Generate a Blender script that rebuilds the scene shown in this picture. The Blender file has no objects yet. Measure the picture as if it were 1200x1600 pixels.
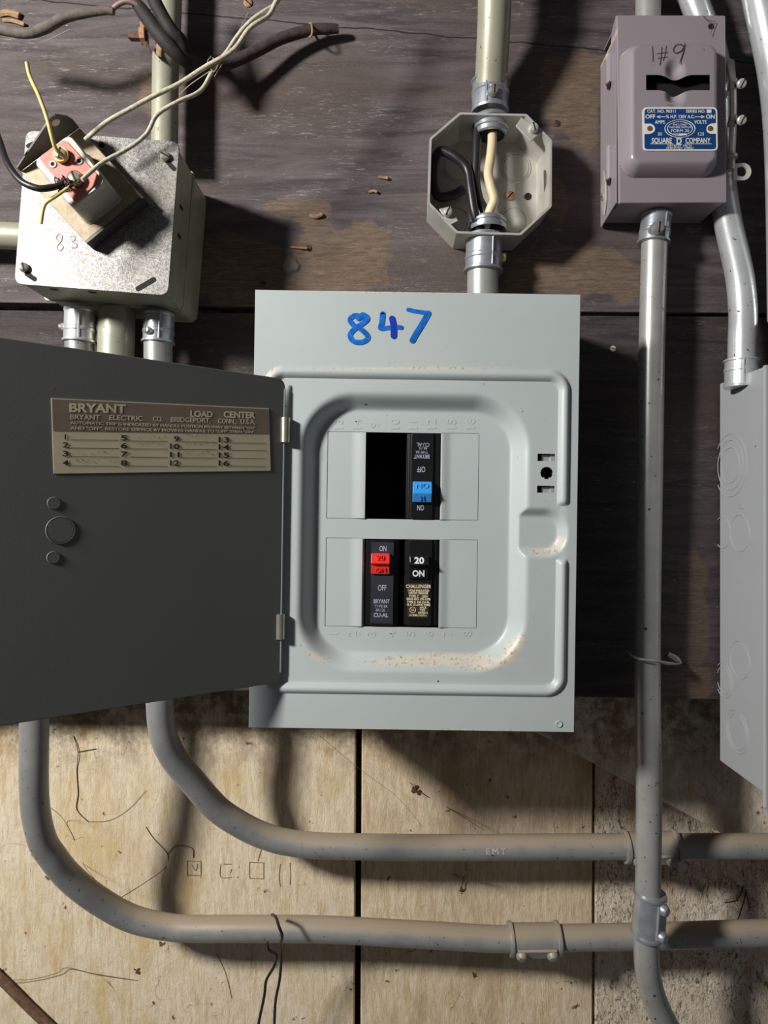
import bpy, math, random
from mathutils import Vector, Matrix
random.seed(7)
SC = bpy.context.scene; COL = SC.collection
# ------------------------------------------------------------------ camera, world, light, exposure
F = 1066.0; D = 0.64; CZ = 1.5
cam = bpy.data.cameras.new('camera'); cam.sensor_fit = 'VERTICAL'; cam.sensor_height = 24
cam.lens = 24 * F / 1600; cam.clip_start = 0.01
co = bpy.data.objects.new('camera', cam); COL.objects.link(co)
co.location = (0, -D, CZ); co.rotation_euler = (math.pi/2, 0, 0); SC.camera = co
SC.view_settings.view_transform = 'Standard'; SC.view_settings.look = 'None'
SC.view_settings.exposure = 0.0; SC.view_settings.gamma = 1; SC.view_settings.use_curve_mapping = False
w = bpy.data.worlds.new('world'); SC.world = w; w.use_nodes = True
w.node_tree.nodes['Background'].inputs[0].default_value = (0.9, 0.92, 1, 1)
w.node_tree.nodes['Background'].inputs[1].default_value = 0.062
lamp = bpy.data.lights.new('work_lamp', 'POINT'); lamp.energy = 106; lamp.shadow_soft_size = 0.085
lamp.color = (1.0, 0.985, 0.95)
lo = bpy.data.objects.new('work_lamp', lamp); COL.objects.link(lo); lo.location = (-0.943, -0.875, CZ+0.52)

def kd(d): return (D-d)/F
def P(px, py, d):
    s = kd(d); return Vector(((px-600)*s, -d, CZ-(py-800)*s))
def PL(lst): return [P(*p) for p in lst]
def PP(lst, d): return [P(a, b, d) for a, b in lst]

# ------------------------------------------------------------------ materials
def srgb(r, g, b):
    f = lambda c: (c/255/12.92 if c/255 <= .04045 else ((c/255+.055)/1.055)**2.4)
    return (f(r), f(g), f(b), 1)
class NT:
    def __init__(s, name):
        s.m = bpy.data.materials.new(name); s.m.use_nodes = True; s.t = s.m.node_tree
        s.b = s.t.nodes['Principled BSDF']; s.tc = None
    def n(s, ty, **kw):
        o = s.t.nodes.new(ty)
        for k, v in kw.items(): setattr(o, k, v)
        return o
    def link(s, a, b): s.t.links.new(a, b)
    def put(s, sock, v):
        if isinstance(v, bpy.types.NodeSocket): s.link(v, sock)
        elif v is not None: sock.default_value = v
    def coord(s, scale=(1,1,1), rot=(0,0,0), loc=(0,0,0)):
        # geometry position: real place of the surface
        if not s.tc: s.tc = s.n('ShaderNodeNewGeometry')
        mp = s.n('ShaderNodeMapping'); s.link(s.tc.outputs['Position'], mp.inputs[0])
        mp.inputs['Scale'].default_value = scale; mp.inputs['Rotation'].default_value = rot; mp.inputs['Location'].default_value = loc
        return mp.outputs[0]
    def noise(s, vec, scale, detail=4, rough=.55, dist=0):
        o = s.n('ShaderNodeTexNoise'); s.link(vec, o.inputs['Vector'])
        o.inputs['Scale'].default_value = scale; o.inputs['Detail'].default_value = detail
        o.inputs['Roughness'].default_value = rough; o.inputs['Distortion'].default_value = dist
        return o.outputs['Fac']
    def math(s, op, a, b=None, c=None, clamp=False):
        o = s.n('ShaderNodeMath', operation=op); o.use_clamp = clamp
        for i, v in enumerate((a, b, c)):
            if v is not None: s.put(o.inputs[i], v)
        return o.outputs[0]
    def ramp(s, v, a, b, lo=0., hi=1.):
        o = s.n('ShaderNodeMapRange'); o.interpolation_type = 'SMOOTHSTEP'
        s.link(v, o.inputs['Value'])
        for nme, x in (('From Min', a), ('From Max', b), ('To Min', lo), ('To Max', hi)): o.inputs[nme].default_value = x
        return o.outputs['Result']
    def mix(s, fac, a, b, mode='MIX'):
        o = s.n('ShaderNodeMix', data_type='RGBA', blend_type=mode)
        s.put(o.inputs[0], fac); s.put(o.inputs[6], a); s.put(o.inputs[7], b)
        return o.outputs[2]
    def base(s, v): s.put(s.b.inputs['Base Color'], v)
    def bump(s, h, strength=.5, dist=.001, chain=None):
        o = s.n('ShaderNodeBump'); o.inputs['Strength'].default_value = strength; o.inputs['Distance'].default_value = dist
        s.link(h, o.inputs['Height'])
        if chain is not None: s.link(chain, o.inputs['Normal'])
        s.link(o.outputs[0], s.b.inputs['Normal']); return o.outputs[0]
    def rm(s, rough, metal=0., spec=None):
        s.put(s.b.inputs['Roughness'], rough); s.b.inputs['Metallic'].default_value = metal
        if spec is not None: s.b.inputs['Specular IOR Level'].default_value = spec
def simple(name, col, rough=.5, metal=0., var=.12, scale=60, bump=0., spec=None, bscale=400):
    t = NT(name); v = t.coord(); n = t.noise(v, scale)
    dark = tuple(c*(1-var) for c in col[:3])+(1,); lite = tuple(min(1, c*(1+var)) for c in col[:3])+(1,)
    t.base(t.mix(t.ramp(n, .3, .7), dark, lite)); t.rm(rough, metal, spec)
    if bump: t.bump(t.noise(v, bscale, 3), bump, .0004)
    return t.m
def painted(name, col, rust=0., rough=.42, spec=.5, dust=None):
    t = NT(name); v = t.coord()
    n = t.noise(v, 14, 5); c = t.mix(t.ramp(n, .3, .7), tuple(x*.96 for x in col[:3])+(1,), col)
    sc = t.noise(t.coord((1, 1, .25)), 900, 2)
    c = t.mix(t.ramp(sc, .74, .8), c, srgb(70, 60, 50))
    c = t.mix(t.ramp(t.noise(v, 120, 2), .76, .8), c, srgb(60, 50, 42))
    t.base(c); t.rm(rough, 0, spec); t.bump(t.noise(v, 700, 2), .06, .0004)
    return t
GREY = srgb(180, 187, 186)
# panel paint with rust collecting in given places (world spots: px,py,rx,ry,d)
def rusty_paint(name, col, spots, rough=.4, edge=.0):
    t = painted(name, col, rough=rough); v = t.coord()
    prev = t.b.inputs['Base Color'].links[0].from_socket
    sep = t.n('ShaderNodeSeparateXYZ'); t.link(t.tc.outputs['Position'], sep.inputs[0])
    acc = None
    for (px, py, rx, ry, d, ang) in spots:
        c = P(px, py, d); s = kd(d)
        dx = t.math('SUBTRACT', sep.outputs[0], c.x); dz = t.math('SUBTRACT', sep.outputs[2], c.z)
        ca, sa = math.cos(math.radians(ang)), math.sin(math.radians(ang))
        a = t.math('ADD', t.math('MULTIPLY', dx, ca/(rx*s)), t.math('MULTIPLY', dz, sa/(rx*s)))
        b = t.math('ADD', t.math('MULTIPLY', dx, -sa/(ry*s)), t.math('MULTIPLY', dz, ca/(ry*s)))
        r = t.math('ADD', t.math('POWER', t.math('ABSOLUTE', a), 2), t.math('POWER', t.math('ABSOLUTE', b), 2))
        m = t.math('SUBTRACT', 1.0, r, clamp=True)
        acc = m if acc is None else t.math('MAXIMUM', acc, m)
    n1 = t.noise(v, 260, 5, .7); n2 = t.noise(v, 330, 5, .72)
    halo = t.ramp(t.math('MULTIPLY', acc, t.math('ADD', n1, .2)), .2, .75)
    c = t.mix(t.math('MULTIPLY', halo, .75), prev, srgb(206, 196, 172))
    core = t.math('MULTIPLY', t.ramp(acc, .25, .8), t.ramp(n2, .55, .62))
    c = t.mix(t.math('MULTIPLY', core, .8), c, srgb(158, 112, 78)); t.base(c); return t.m

M = {}
rust_spots = [(690, 1030, 175, 12, .078, 1), (800, 1008, 40, 16, .080, 48), (745, 1036, 60, 9, .078, 0), (790, 1026, 26, 12, .078, 30),
              (850, 861, 34, 9, .084, 8), (872, 848, 18, 8, .084, 60),
              (640, 574.5, 225, 4, .093, 0.5), (880, 590, 14, 5, .093, -50), (424, 580, 14, 6, .093, 40), (500, 1024, 30, 9, .08, -25),
              (755, 600, 6, 3, .09, 0), (640, 457, 260, 2.5, .09, -.5), (640, 1140, 260, 2.5, .09, -.5)]
M['panel'] = rusty_paint('grey_enamel', GREY, rust_spots)
M['panel_box'] = painted('grey_enamel_box', srgb(165, 172, 172)).m
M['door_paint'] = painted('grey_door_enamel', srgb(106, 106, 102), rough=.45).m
M['gutter'] = painted('light_grey_enamel', srgb(164, 166, 168)).m
M['purple'] = rusty_paint('mauve_grey_enamel', srgb(146, 136, 142), [(1060, 57, 80, 3, .06, 0), (985, 66, 12, 4, .06, 45), (950, 80, 3, 30, .03, -20), (952, 45, 4, 20, .04, 0), (1048, 158, 10, 4, .06, 0), (1128, 75, 8, 20, .06, 20)], rough=.3)
M['interior'] = simple('dark_interior', srgb(26, 26, 26), .7)
M['black'] = simple('black_void_paint', srgb(12, 12, 12), .8)
M['breaker'] = simple('black_phenolic', srgb(22, 22, 24), .3, spec=.5)
M['breaker_slate'] = simple('slate_phenolic', srgb(44, 47, 54), .4)
M['blue'] = simple('blue_plastic', srgb(60, 150, 225), .35, var=.04)
M['red'] = simple('red_plastic', srgb(225, 50, 42), .35, var=.05)
M['white_ink'] = simple('white_ink', srgb(225, 228, 230), .6, var=.03)
M['grey_ink'] = simple('pale_blue_ink', srgb(165, 168, 185), .6, var=.06)
M['gold'] = simple('gold_foil', srgb(74, 62, 42), .35, .3)
M['gold_ink'] = simple('pale_gold_ink', srgb(235, 222, 190), .5)
M['marker'] = simple('blue_marker', srgb(10, 98, 190), .4, var=.35, scale=220)
M['marker_deep'] = simple('blue_marker_overlap', srgb(8, 52, 168), .4, var=.2, scale=220)
M['pencil'] = simple('graphite', srgb(70, 62, 66), .5)
M['pencil_faint'] = simple('faint_graphite', srgb(118, 92, 72), .6)
M['pencil_pink'] = simple('purple_pencil', srgb(150, 105, 125), .6)
M['label_tan'] = simple('tan_label_paper', srgb(222, 210, 176), .5, var=.06, scale=30)
M['label_brown'] = simple('brown_label_print', srgb(138, 122, 106), .5, var=.05)
M['label_ink'] = simple('tan_ink', srgb(228, 214, 180), .5)
M['dark_ink'] = simple('dark_brown_ink', srgb(58, 50, 42), .5)
M['faint_ink'] = simple('faint_pencil_ink', srgb(150, 138, 110), .6)
M['plate_blue'] = simple('blue_enamel', srgb(20, 64, 120), .3, var=.06)
M['plate_white'] = simple('cream_enamel', srgb(226, 222, 214), .35, var=.05)
M['rivet'] = simple('copper_rivet', srgb(150, 105, 75), .4, .5)
M['zinc'] = simple('zinc_plate', srgb(176, 180, 186), .33, .65, .15, 90, .15)
M['galv_bright'] = simple('bright_galvanised', srgb(222, 224, 226), .3, .6, .08, 40, .06)
M['steel_pin'] = simple('hinge_steel', srgb(190, 188, 170), .3, .8)
M['olive_galv'] = simple('olive_grey_galvanised', srgb(168, 166, 145), .42, .25, .12, 45, .12)
M['box_galv'] = simple('grey_galvanised_box', srgb(194, 191, 182), .42, .35, .1, 50, .1)
M['screw'] = simple('nickel_screw', srgb(200, 196, 180), .3, .7, .12, 200)
M['brass'] = simple('brass_screw', srgb(190, 175, 85), .35, .7)
M['rust'] = simple('rusty_iron', srgb(84, 58, 44), .8, .1, .35, 260, .5)
M['rust_light'] = simple('orange_rusty_iron', srgb(162, 126, 92), .75, .1, .25, 200, .4)
M['rubber'] = simple('black_rubber', srgb(36, 35, 38), .38, 0, .2, 200, .15)
M['copper_dull'] = simple('tarnished_copper', srgb(128, 106, 96), .6, .3)
M['black_sheath'] = simple('cracked_black_sheath', srgb(34, 28, 26), .75, 0, .35, 160, .6)
M['old_sheath'] = simple('dusty_dark_sheath', srgb(58, 48, 43), .8, 0, .35, 160, .6)
M['grey_sheath'] = simple('dusty_grey_sheath', srgb(98, 88, 82), .8, 0, .25, 160, .6)
M['cream_wire'] = simple('cream_insulation', srgb(226, 205, 165), .45, 0, .06, 80)
M['yellow_wire'] = simple('yellow_insulation', srgb(214, 192, 118), .5, 0, .12, 120)
M['cloth'] = simple('dusty_cloth_braid', srgb(190, 182, 162), .9, 0, .2, 500, .8)
M['pink'] = simple('pink_bakelite', srgb(205, 122, 108), .5, 0, .1, 120, .2)
M['tan_plate'] = simple('tan_corroded_metal', srgb(158, 142, 118), .55, .3, .2, 90, .4)
M['device_metal'] = simple('pale_device_metal', srgb(182, 176, 166), .38, .3, .1, 70, .1)
M['dark_or_shaded_steel'] = simple('dark_or_shaded_steel', srgb(92, 88, 84), .5, .4, .15, 90)
M['cobweb'] = simple('cobweb_silk', srgb(170, 160, 140), .8)
M['dark_web'] = simple('dusty_brown_web', srgb(92, 66, 44), .9)
M['nail_hole'] = simple('split_wood', srgb(146, 114, 84), .8, var=.3, scale=300)
M['chalk'] = simple('dried_white_paint', srgb(200, 192, 178), .8, var=.1)
M['twig'] = simple('brown_bark', srgb(104, 78, 58), .8, var=.3, scale=200, bump=.5)
M['pink_mark'] = simple('pink_paint_mark', srgb(205, 105, 105), .5)

def emt(name, col, dusty=.0, metal=.45, rough=.4):
    t = NT(name); v = t.coord(); n = t.noise(v, 35, 5)
    c = t.mix(t.ramp(n, .3, .7), tuple(x*.82 for x in col[:3])+(1,), col)
    c = t.mix(t.ramp(t.noise(v, 240, 3), .66, .72), c, srgb(60, 52, 46))
    t.rm(rough, metal)
    if dusty:
        nz = t.n('ShaderNodeSeparateXYZ'); t.link(t.tc.outputs['Normal'], nz.inputs[0])
        up = t.ramp(t.math('ADD', nz.outputs[2], t.math('MULTIPLY', n, .5)), .35, 1.0)
        c = t.mix(t.math('MULTIPLY', up, dusty), c, srgb(160, 143, 120))
        t.put(t.b.inputs['Metallic'], t.math('MULTIPLY', t.math('SUBTRACT', 1., up), metal))
    t.base(c); t.bump(t.noise(v, 500, 3), .12, .0004); return t.m
M['emt_dusty'] = emt('dusty_grey_conduit', srgb(158, 158, 156), .85, .3, .42)
M['emt'] = emt('grey_conduit', srgb(178, 178, 174), 0, .4, .36)
M['emt_olive'] = emt('yellowed_conduit', srgb(168, 166, 146), 0, .2, .42)
M['emt_white'] = emt('shiny_conduit', srgb(226, 228, 230), 0, .55, .28)

def spangle():
    t = NT('spangled_galvanised'); v = t.coord()
    vo = t.n('ShaderNodeTexVoronoi'); t.link(v, vo.inputs[0]); vo.inputs['Scale'].default_value = 520
    f = t.noise(v, 620, 2, .5, 1.5)
    c = t.mix(t.ramp(f, .42, .58), srgb(112, 109, 104), srgb(166, 163, 158))
    c = t.mix(t.ramp(t.noise(v, 22), .45, .7, 0, .35), c, srgb(140, 130, 115))
    t.base(c); t.rm(.42, .35); t.bump(f, .2, .0003); return t.m
M['spangle'] = spangle()

def plywood(name='old_dark_plywood', k_=1.0):
    t = NT(name); g = t.coord((1, 1, 9)); g2 = t.coord((1, 1, 3)); v = t.coord()
    a = t.noise(g, 9, 8, .62, .8); b = t.noise(g, 60, 6, .7, .6); big = t.noise(g2, 3.2, 4)
    c = t.mix(t.ramp(a, .3, .7), srgb(62, 54, 55), srgb(102, 92, 93))
    c = t.mix(t.ramp(big, .45, .62, 0, .75), c, srgb(84, 70, 62))
    # pale streaks
    st = t.math('MULTIPLY', t.ramp(t.noise(t.coord((1, 1, 7)), 75, 6, .75, 1.0), .54, .68), t.ramp(t.noise(g2, 9, 4), .42, .62))
    c = t.mix(t.math('MULTIPLY', st, .8), c, srgb(168, 158, 152))
    sep = t.n('ShaderNodeSeparateXYZ'); t.link(t.tc.outputs['Position'], sep.inputs[0])
    wob = t.noise(v, 28, 4); acc = None
    # bare brown patches with darker outlines (px, py, rx, ry)
    for (px, py, rx, ry) in [(530, 400, 100, 62), (400, 430, 120, 60), (895, 155, 55, 70), (900, 430, 120, 45), (470, 330, 60, 22),
                             (1085, 960, 26, 95), (1075, 1070, 50, 30), (930, 100, 70, 14), (250, 150, 30, 70), (870, 310, 20, 40)]:
        q = P(px, py, 0); s = kd(0)
        dx = t.math('MULTIPLY', t.math('SUBTRACT', sep.outputs[0], q.x), 1/(rx*s))
        dz = t.math('MULTIPLY', t.math('SUBTRACT', sep.outputs[2], q.z), 1/(ry*s))
        m = t.math('SUBTRACT', 1.35, t.math('ADD', t.math('MULTIPLY', dx, dx), t.math('MULTIPLY', dz, dz)))
        acc = m if acc is None else t.math('MAXIMUM', acc, m)
    pm = t.ramp(t.math('ADD', acc, t.math('MULTIPLY', t.math('SUBTRACT', wob, .5), 4.0)), .2, .55)
    brown = t.mix(t.ramp(b, .35, .65), srgb(96, 76, 56), srgb(138, 114, 88))
    c = t.mix(t.math('MULTIPLY', pm, .62), c, brown)
    # fleck of old paint and splinters
    c = t.mix(t.ramp(t.noise(v, 190, 3), .735, .76), c, srgb(190, 178, 155))
    c = t.mix(t.ramp(t.noise(t.coord((.5, 1, 1.6)), 70, 3), .74, .77, 0, .8), c, srgb(150, 100, 66))
    c = t.mix(t.ramp(t.noise(v, 260, 2), .26, .22), c, srgb(24, 20, 18))
    # long thin split running across the sheet
    line = t.math('SUBTRACT', sep.outputs[2], t.math('ADD', t.math('MULTIPLY', sep.outputs[0], -.088), P(600, 48, 0).z))
    line = t.math('ADD', line, t.math('MULTIPLY', t.math('SUBTRACT', t.noise(t.coord((1, 1, 1)), 30, 3), .5), .006))
    cr = t.ramp(t.math('ABSOLUTE', line), .0009, .0004)
    c = t.mix(cr, c, srgb(18, 14, 12))
    if k_ < 1: c = t.mix(1.0, c, (k_, k_*.96, k_*.93, 1), 'MULTIPLY')
    t.base(c); t.rm(t.ramp(b, .3, .7, .62, .42), 0, .45)
    h = t.math('ADD', t.math('MULTIPLY', b, .7), t.noise(t.coord((1, 1, 5)), 260, 4, .7)); t.bump(h, .55, .0018)
    return t.m
M['ply'] = plywood(); M['ply_dark'] = plywood('old_dark_board', .5)  # second copy: same plywood pattern multiplied darker, for the backing board

def whitewash(kind):
    t = NT('whitewashed_plank_'+('brushed', 'slanted', 'cracked', 'chalky')[kind]); v = t.coord()
    if kind == 0: g = t.coord((6, 1, 1)); base_a, base_b = srgb(218, 198, 166), srgb(240, 226, 200)
    elif kind == 1: g = t.coord((6, 1, 1), (0, .32, 0)); base_a, base_b = srgb(210, 188, 154), srgb(238, 220, 190)
    elif kind == 2: g = t.coord((3, 1, 1.2), (0, -.45, 0)); base_a, base_b = srgb(218, 200, 178), srgb(242, 230, 210)
    else: g = t.coord((2, 1, 1), (0, 1.0, 0)); base_a, base_b = srgb(206, 192, 172), srgb(236, 224, 204)
    a = t.noise(g, 40, 6, .65, .5); fine = t.noise(g, 150, 5, .7, .4); blot = t.noise(t.coord((1.6, 1, .6)), 14, 5)
    c = t.mix(t.ramp(a, .3, .7), base_a, base_b)
    c = t.mix(t.ramp(fine, .5, .72, 0, .55), c, srgb(178, 146, 104))
    c = t.mix(t.ramp(t.noise(t.coord((5, 1, .8)), 26, 5, .65), .5, .7, 0, .6), c, srgb(196, 166, 118))
    c = t.mix(t.ramp(blot, .5, .72, 0, .6), c, srgb(206, 176, 112) if kind == 0 else srgb(172, 140, 104))
    n = t.noise(v, 75, 5, .6); c = t.mix(t.ramp(n, .665, .72, 0, .9), c, srgb(92, 60, 38))
    n2 = t.noise(t.coord((1, 1, .6)), 260, 3); c = t.mix(t.ramp(n2, .68, .74, 0, .8), c, srgb(84, 58, 40))
    if kind == 2:
        cw = t.noise(t.coord((3.0, 1, 1.0), (0, -.8, 0)), 42, 6, .62, 1.6)
        cr = t.ramp(t.math('ABSOLUTE', t.math('SUBTRACT', cw, .52)), .024, .006)
        cr = t.math('MULTIPLY', cr, t.ramp(t.noise(v, 22, 3), .36, .5))
        c = t.mix(t.math('MULTIPLY', cr, .85), c, srgb(62, 42, 30))
        c = t.mix(t.ramp(t.noise(t.coord((2.4, 1, 1), (0, -.9, 0)), 60, 4, .6, .8), .60, .66, 0, .7), c, srgb(80, 56, 40))
    else:
        cw = t.noise(t.coord((1.4, 1, .8)), 9, 3, .55, 1.2)
        cr = t.math('MULTIPLY', t.ramp(t.math('ABSOLUTE', t.math('SUBTRACT', cw, .5)), .0022, .0006), t.ramp(t.noise(v, 9, 2), .52, .6))
        c = t.mix(t.math('MULTIPLY', cr, .7), c, srgb(88, 64, 46))
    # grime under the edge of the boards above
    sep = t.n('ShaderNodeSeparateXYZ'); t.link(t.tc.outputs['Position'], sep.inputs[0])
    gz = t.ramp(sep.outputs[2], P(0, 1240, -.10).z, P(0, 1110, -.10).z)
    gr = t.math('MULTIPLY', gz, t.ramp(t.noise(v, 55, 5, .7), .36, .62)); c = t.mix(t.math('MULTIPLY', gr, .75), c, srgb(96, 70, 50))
    t.base(c); t.rm(.8, 0, .25)
    h = t.math('ADD', t.math('MULTIPLY', fine, .8), t.math('MULTIPLY', n, .8)); t.bump(h, .6 if kind != 2 else .9, .0022)
    return t.m
for i, k in enumerate(('w0', 'w1', 'w2', 'w3')): M[k] = whitewash(i)

# ------------------------------------------------------------------ mesh builder
class MB:
    def __init__(s, M4=None): s.v = []; s.f = []; s.mi = []; s.M = M4; s.cur = 0
    def _a(s, vs, fs):
        n = len(s.v)
        s.v += [(s.M @ Vector(p)) if s.M else Vector(p) for p in vs]
        s.f += [tuple(i+n for i in f) for f in fs]; s.mi += [s.cur]*len(fs)
        return s
    def box(s, a, b):
        x0, x1 = sorted((a[0], b[0])); y0, y1 = sorted((a[1], b[1])); z0, z1 = sorted((a[2], b[2]))
        vs = [(x, y, z) for x in (x0, x1) for y in (y0, y1) for z in (z0, z1)]
        return s._a(vs, [(0,1,3,2), (4,6,7,5), (0,4,5,1), (2,3,7,6), (0,2,6,4), (1,5,7,3)])
    def loft(s, rings, cap=(True, True), closed=True):
        n = len(rings[0]); vs = [p for r in rings for p in r]; fs = []
        for k in range(len(rings)-1):
            for i in range(n if closed else n-1):
                j = (i+1) % n; fs.append((k*n+i, k*n+j, (k+1)*n+j, (k+1)*n+i))
        if cap[0]: fs.append(tuple(range(n))[::-1])
        if cap[1]: fs.append(tuple(range((len(rings)-1)*n, len(rings)*n)))
        return s._a(vs, fs)
    def shell(s, outer0, outer1, inner1, inner0, back=True):
        # open tray: outside back->front, lip, inside front->back
        n = len(outer0); rings = [outer0, outer1, inner1, inner0]
        return s.loft(rings, cap=(True, True))
    def tube(s, pts, r, seg=16, cap=True, smooth=True, sub=6, closed=False, flat=1.0):
        pts = [Vector(p) for p in pts]; rs = r if isinstance(r, (list, tuple)) else [r]*len(pts)
        if smooth and len(pts) > 2:
            q = []; qr = []; N = len(pts)
            for i in range(N if closed else N-1):
                g = lambda j: pts[j % N] if closed else pts[max(0, min(N-1, j))]
                p0, p1, p2, p3 = g(i-1), g(i), g(i+1), g(i+2)
                for k in range(sub):
                    u = k/sub
                    q.append(.5*((2*p1)+(-p0+p2)*u+(2*p0-5*p1+4*p2-p3)*u*u+(-p0+3*p1-3*p2+p3)*u**3))
                    qr.append(rs[i]*(1-u)+rs[(i+1) % N]*u)
            if not closed: q.append(pts[-1]); qr.append(rs[-1])
            pts, rs = q, qr
        n = len(pts); rings = []; up = None
        for i in range(n):
            a = pts[(i-1) % n] if (i or closed) else pts[i]; b = pts[(i+1) % n] if (i < n-1 or closed) else pts[i]
            t = (b-a).normalized()
            if up is None: up = t.orthogonal().normalized() if abs(t.y) > .9 else Vector((0, 1, 0)) - t*t.y; up.normalize()
            else: up = (up - t*up.dot(t)).normalized()
            sd = t.cross(up)
            rings.append([pts[i]+(sd*math.cos(2*math.pi*j/seg)+up*math.sin(2*math.pi*j/seg)*flat)*rs[i] for j in range(seg)])
        if closed: rings.append(rings[0]); cap = False
        return s.loft(rings, (cap, cap))
    def lathe(s, p0, ax, prof, seg=28, cap=True):
        p0 = Vector(p0); ax = Vector(ax).normalized(); u = ax.orthogonal().normalized(); v = ax.cross(u)
        rings = [[p0+ax*t+(u*math.cos(2*math.pi*j/seg)+v*math.sin(2*math.pi*j/seg))*max(r, 1e-6) for j in range(seg)] for t, r in prof]
        return s.loft(rings, (cap, cap))
    def cyl(s, p0, p1, r, seg=24):
        p0 = Vector(p0); p1 = Vector(p1); L = (p1-p0).length; return s.lathe(p0, p1-p0, [(0, r), (L, r)], seg)
    def sphere(s, c, r, sx=1, sy=1, sz=1, seg=14):
        rings = []
        for i in range(1, seg):
            a = math.pi*i/seg; rings.append([Vector(c)+Vector((math.sin(a)*math.cos(2*math.pi*j/seg)*r*sx, math.sin(a)*math.sin(2*math.pi*j/seg)*r*sy, math.cos(a)*r*sz)) for j in range(seg)])
        return s.loft(rings)
    def ribbon(s, pts, wd, lift=0., thick=.00015, sub=6, smooth=True):
        # flat stroke in the local x/z plane facing -y
        pts = [Vector((p[0], 0, p[1])) for p in pts]
        if smooth and len(pts) > 2:
            q = []; N = len(pts); g = lambda j: pts[max(0, min(N-1, j))]
            for i in range(N-1):
                p0, p1, p2, p3 = g(i-1), g(i), g(i+1), g(i+2)
                for k in range(sub):
                    u = k/sub; q.append(.5*((2*p1)+(-p0+p2)*u+(2*p0-5*p1+4*p2-p3)*u*u+(-p0+3*p1-3*p2+p3)*u**3))
            q.append(pts[-1]); pts = q
        L = []; R = []
        for i, p in enumerate(pts):
            t = (pts[min(i+1, len(pts)-1)]-pts[max(i-1, 0)]).normalized(); nn = Vector((-t.z, 0, t.x))*wd/2
            L.append(p+nn); R.append(p-nn)
        def capp(c, t, sgn):
            out = []
            for k in range(1, 6):
                a = math.pi*k/6; n0 = Vector((-t.z, 0, t.x))
                out.append(c+(n0*math.cos(a)*sgn+t*math.sin(a)*sgn)*wd/2)
            return out
        n = len(pts); fr = lift+thick
        vs = [(p.x, -fr-i_*3e-6, p.z) for i_, p in enumerate(L)]+[(p.x, -fr-i_*3e-6, p.z) for i_, p in enumerate(R)]
        fs = [(i, i+1, n+i+1, n+i) for i in range(n-1)]
        s._a(vs, fs)
        for c, t, idx, sg in ((pts[-1], (pts[-1]-pts[-2]).normalized(), n-1, 1), (pts[0], (pts[0]-pts[1]).normalized(), 0, 1)):
            cp = capp(c, t, sg); a = Vector((-t.z, 0, t.x))*wd/2
            ring = [c+a]+cp+[c-a]
            s._a([(p.x, -fr-.00001-(3e-6*n if idx else 0), p.z) for p in ring], [tuple(range(len(ring)))])
        return s
    def text(s, body, T, size, ax='CENTER', ay='CENTER', ext=.0001, bold=0., sx=1., spacing=1.):
        # T maps text plane (x right, y up, z out) to the builder's frame
        cu = bpy.data.curves.new('lettering_curve', 'FONT'); cu.body = body; cu.size = size; cu.align_x = ax; cu.align_y = ay
        cu.extrude = ext; cu.offset = bold; cu.space_character = spacing; cu.resolution_u = 3
        o = bpy.data.objects.new('lettering_curve', cu); COL.objects.link(o)
        me = o.to_mesh(); S = Matrix.Diagonal((sx, 1, 1, 1))
        vs = [T @ S @ v.co for v in me.vertices]; fs = [tuple(p.vertices) for p in me.polygons]
        o.to_mesh_clear(); bpy.data.objects.remove(o); bpy.data.curves.remove(cu)
        return s._a(vs, fs)
    def build(s, name, mat, parent=None, origin=None, smooth=True, angle=35, bevel=0, **props):
        mats = mat if isinstance(mat, list) else [mat]
        if parent is not None: org = PO[parent.name]
        elif origin is not None: org = Vector(origin)
        else:
            c = sum(s.v, Vector())/len(s.v); org = Vector((c.x, max(v.y for v in s.v), min(v.z for v in s.v)))
        me = bpy.data.meshes.new(name); me.from_pydata([tuple(v-org) for v in s.v], [], s.f); me.validate(); 
        for m in mats: me.materials.append(m if not isinstance(m, str) else M[m])
        if len(mats) > 1: me.polygons.foreach_set('material_index', s.mi)
        me.update()
        if smooth:
            me.shade_smooth(); me.set_sharp_from_angle(angle=math.radians(angle))
        o = bpy.data.objects.new(name, me); COL.objects.link(o)
        if parent is not None: o.parent = parent; PO[o.name] = org
        else: o.location = org; PO[o.name] = org
        if bevel:
            b = o.modifiers.new('bevel', 'BEVEL'); b.width = bevel; b.segments = 2; b.limit_method = 'ANGLE'; b.angle_limit = math.radians(40)
        for k, v in props.items(): o[k] = v
        return o
PO = {}
def thing(name, loc, label, cat, group=None):
    o = bpy.data.objects.new(name, None); o.empty_display_size = .02; COL.objects.link(o); o.location = loc; PO[o.name] = Vector(loc)
    o['label'] = label; o['category'] = cat
    if group: o['group'] = group
    return o
def tag(o, label, cat, group=None, kind=None):
    if label: o['label'] = label; o['category'] = cat
    if group: o['group'] = group
    if kind: o['kind'] = kind
    return o
def rpoly(pts, r, n=6):
    # rounded polygon in 3-D (corner arcs by quadratic curve)
    out = []; N = len(pts); pts = [Vector(p) for p in pts]; rr = r if isinstance(r, (list, tuple)) else [r]*N
    for i in range(N):
        p = pts[i]; a = pts[i-1]-p; b = pts[(i+1) % N]-p; ri = rr[i]
        if ri <= 0: out += [p.copy()]*(n+1); continue
        A = p+a.normalized()*min(ri, a.length*.49); B = p+b.normalized()*min(ri, b.length*.49)
        for k in range(n+1):
            u = k/n; out.append(A*(1-u)**2+p*2*u*(1-u)+B*u*u)
    return out
def shrink(poly, f=None, by=None):
    c = sum(poly, Vector())/len(poly)
    if by is not None: return [p+(c-p).normalized()*by for p in poly]
    return [c+(p-c)*f for p in poly]
def setd(poly, d): return [Vector((p.x, -d, p.z)) for p in poly]
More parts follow.
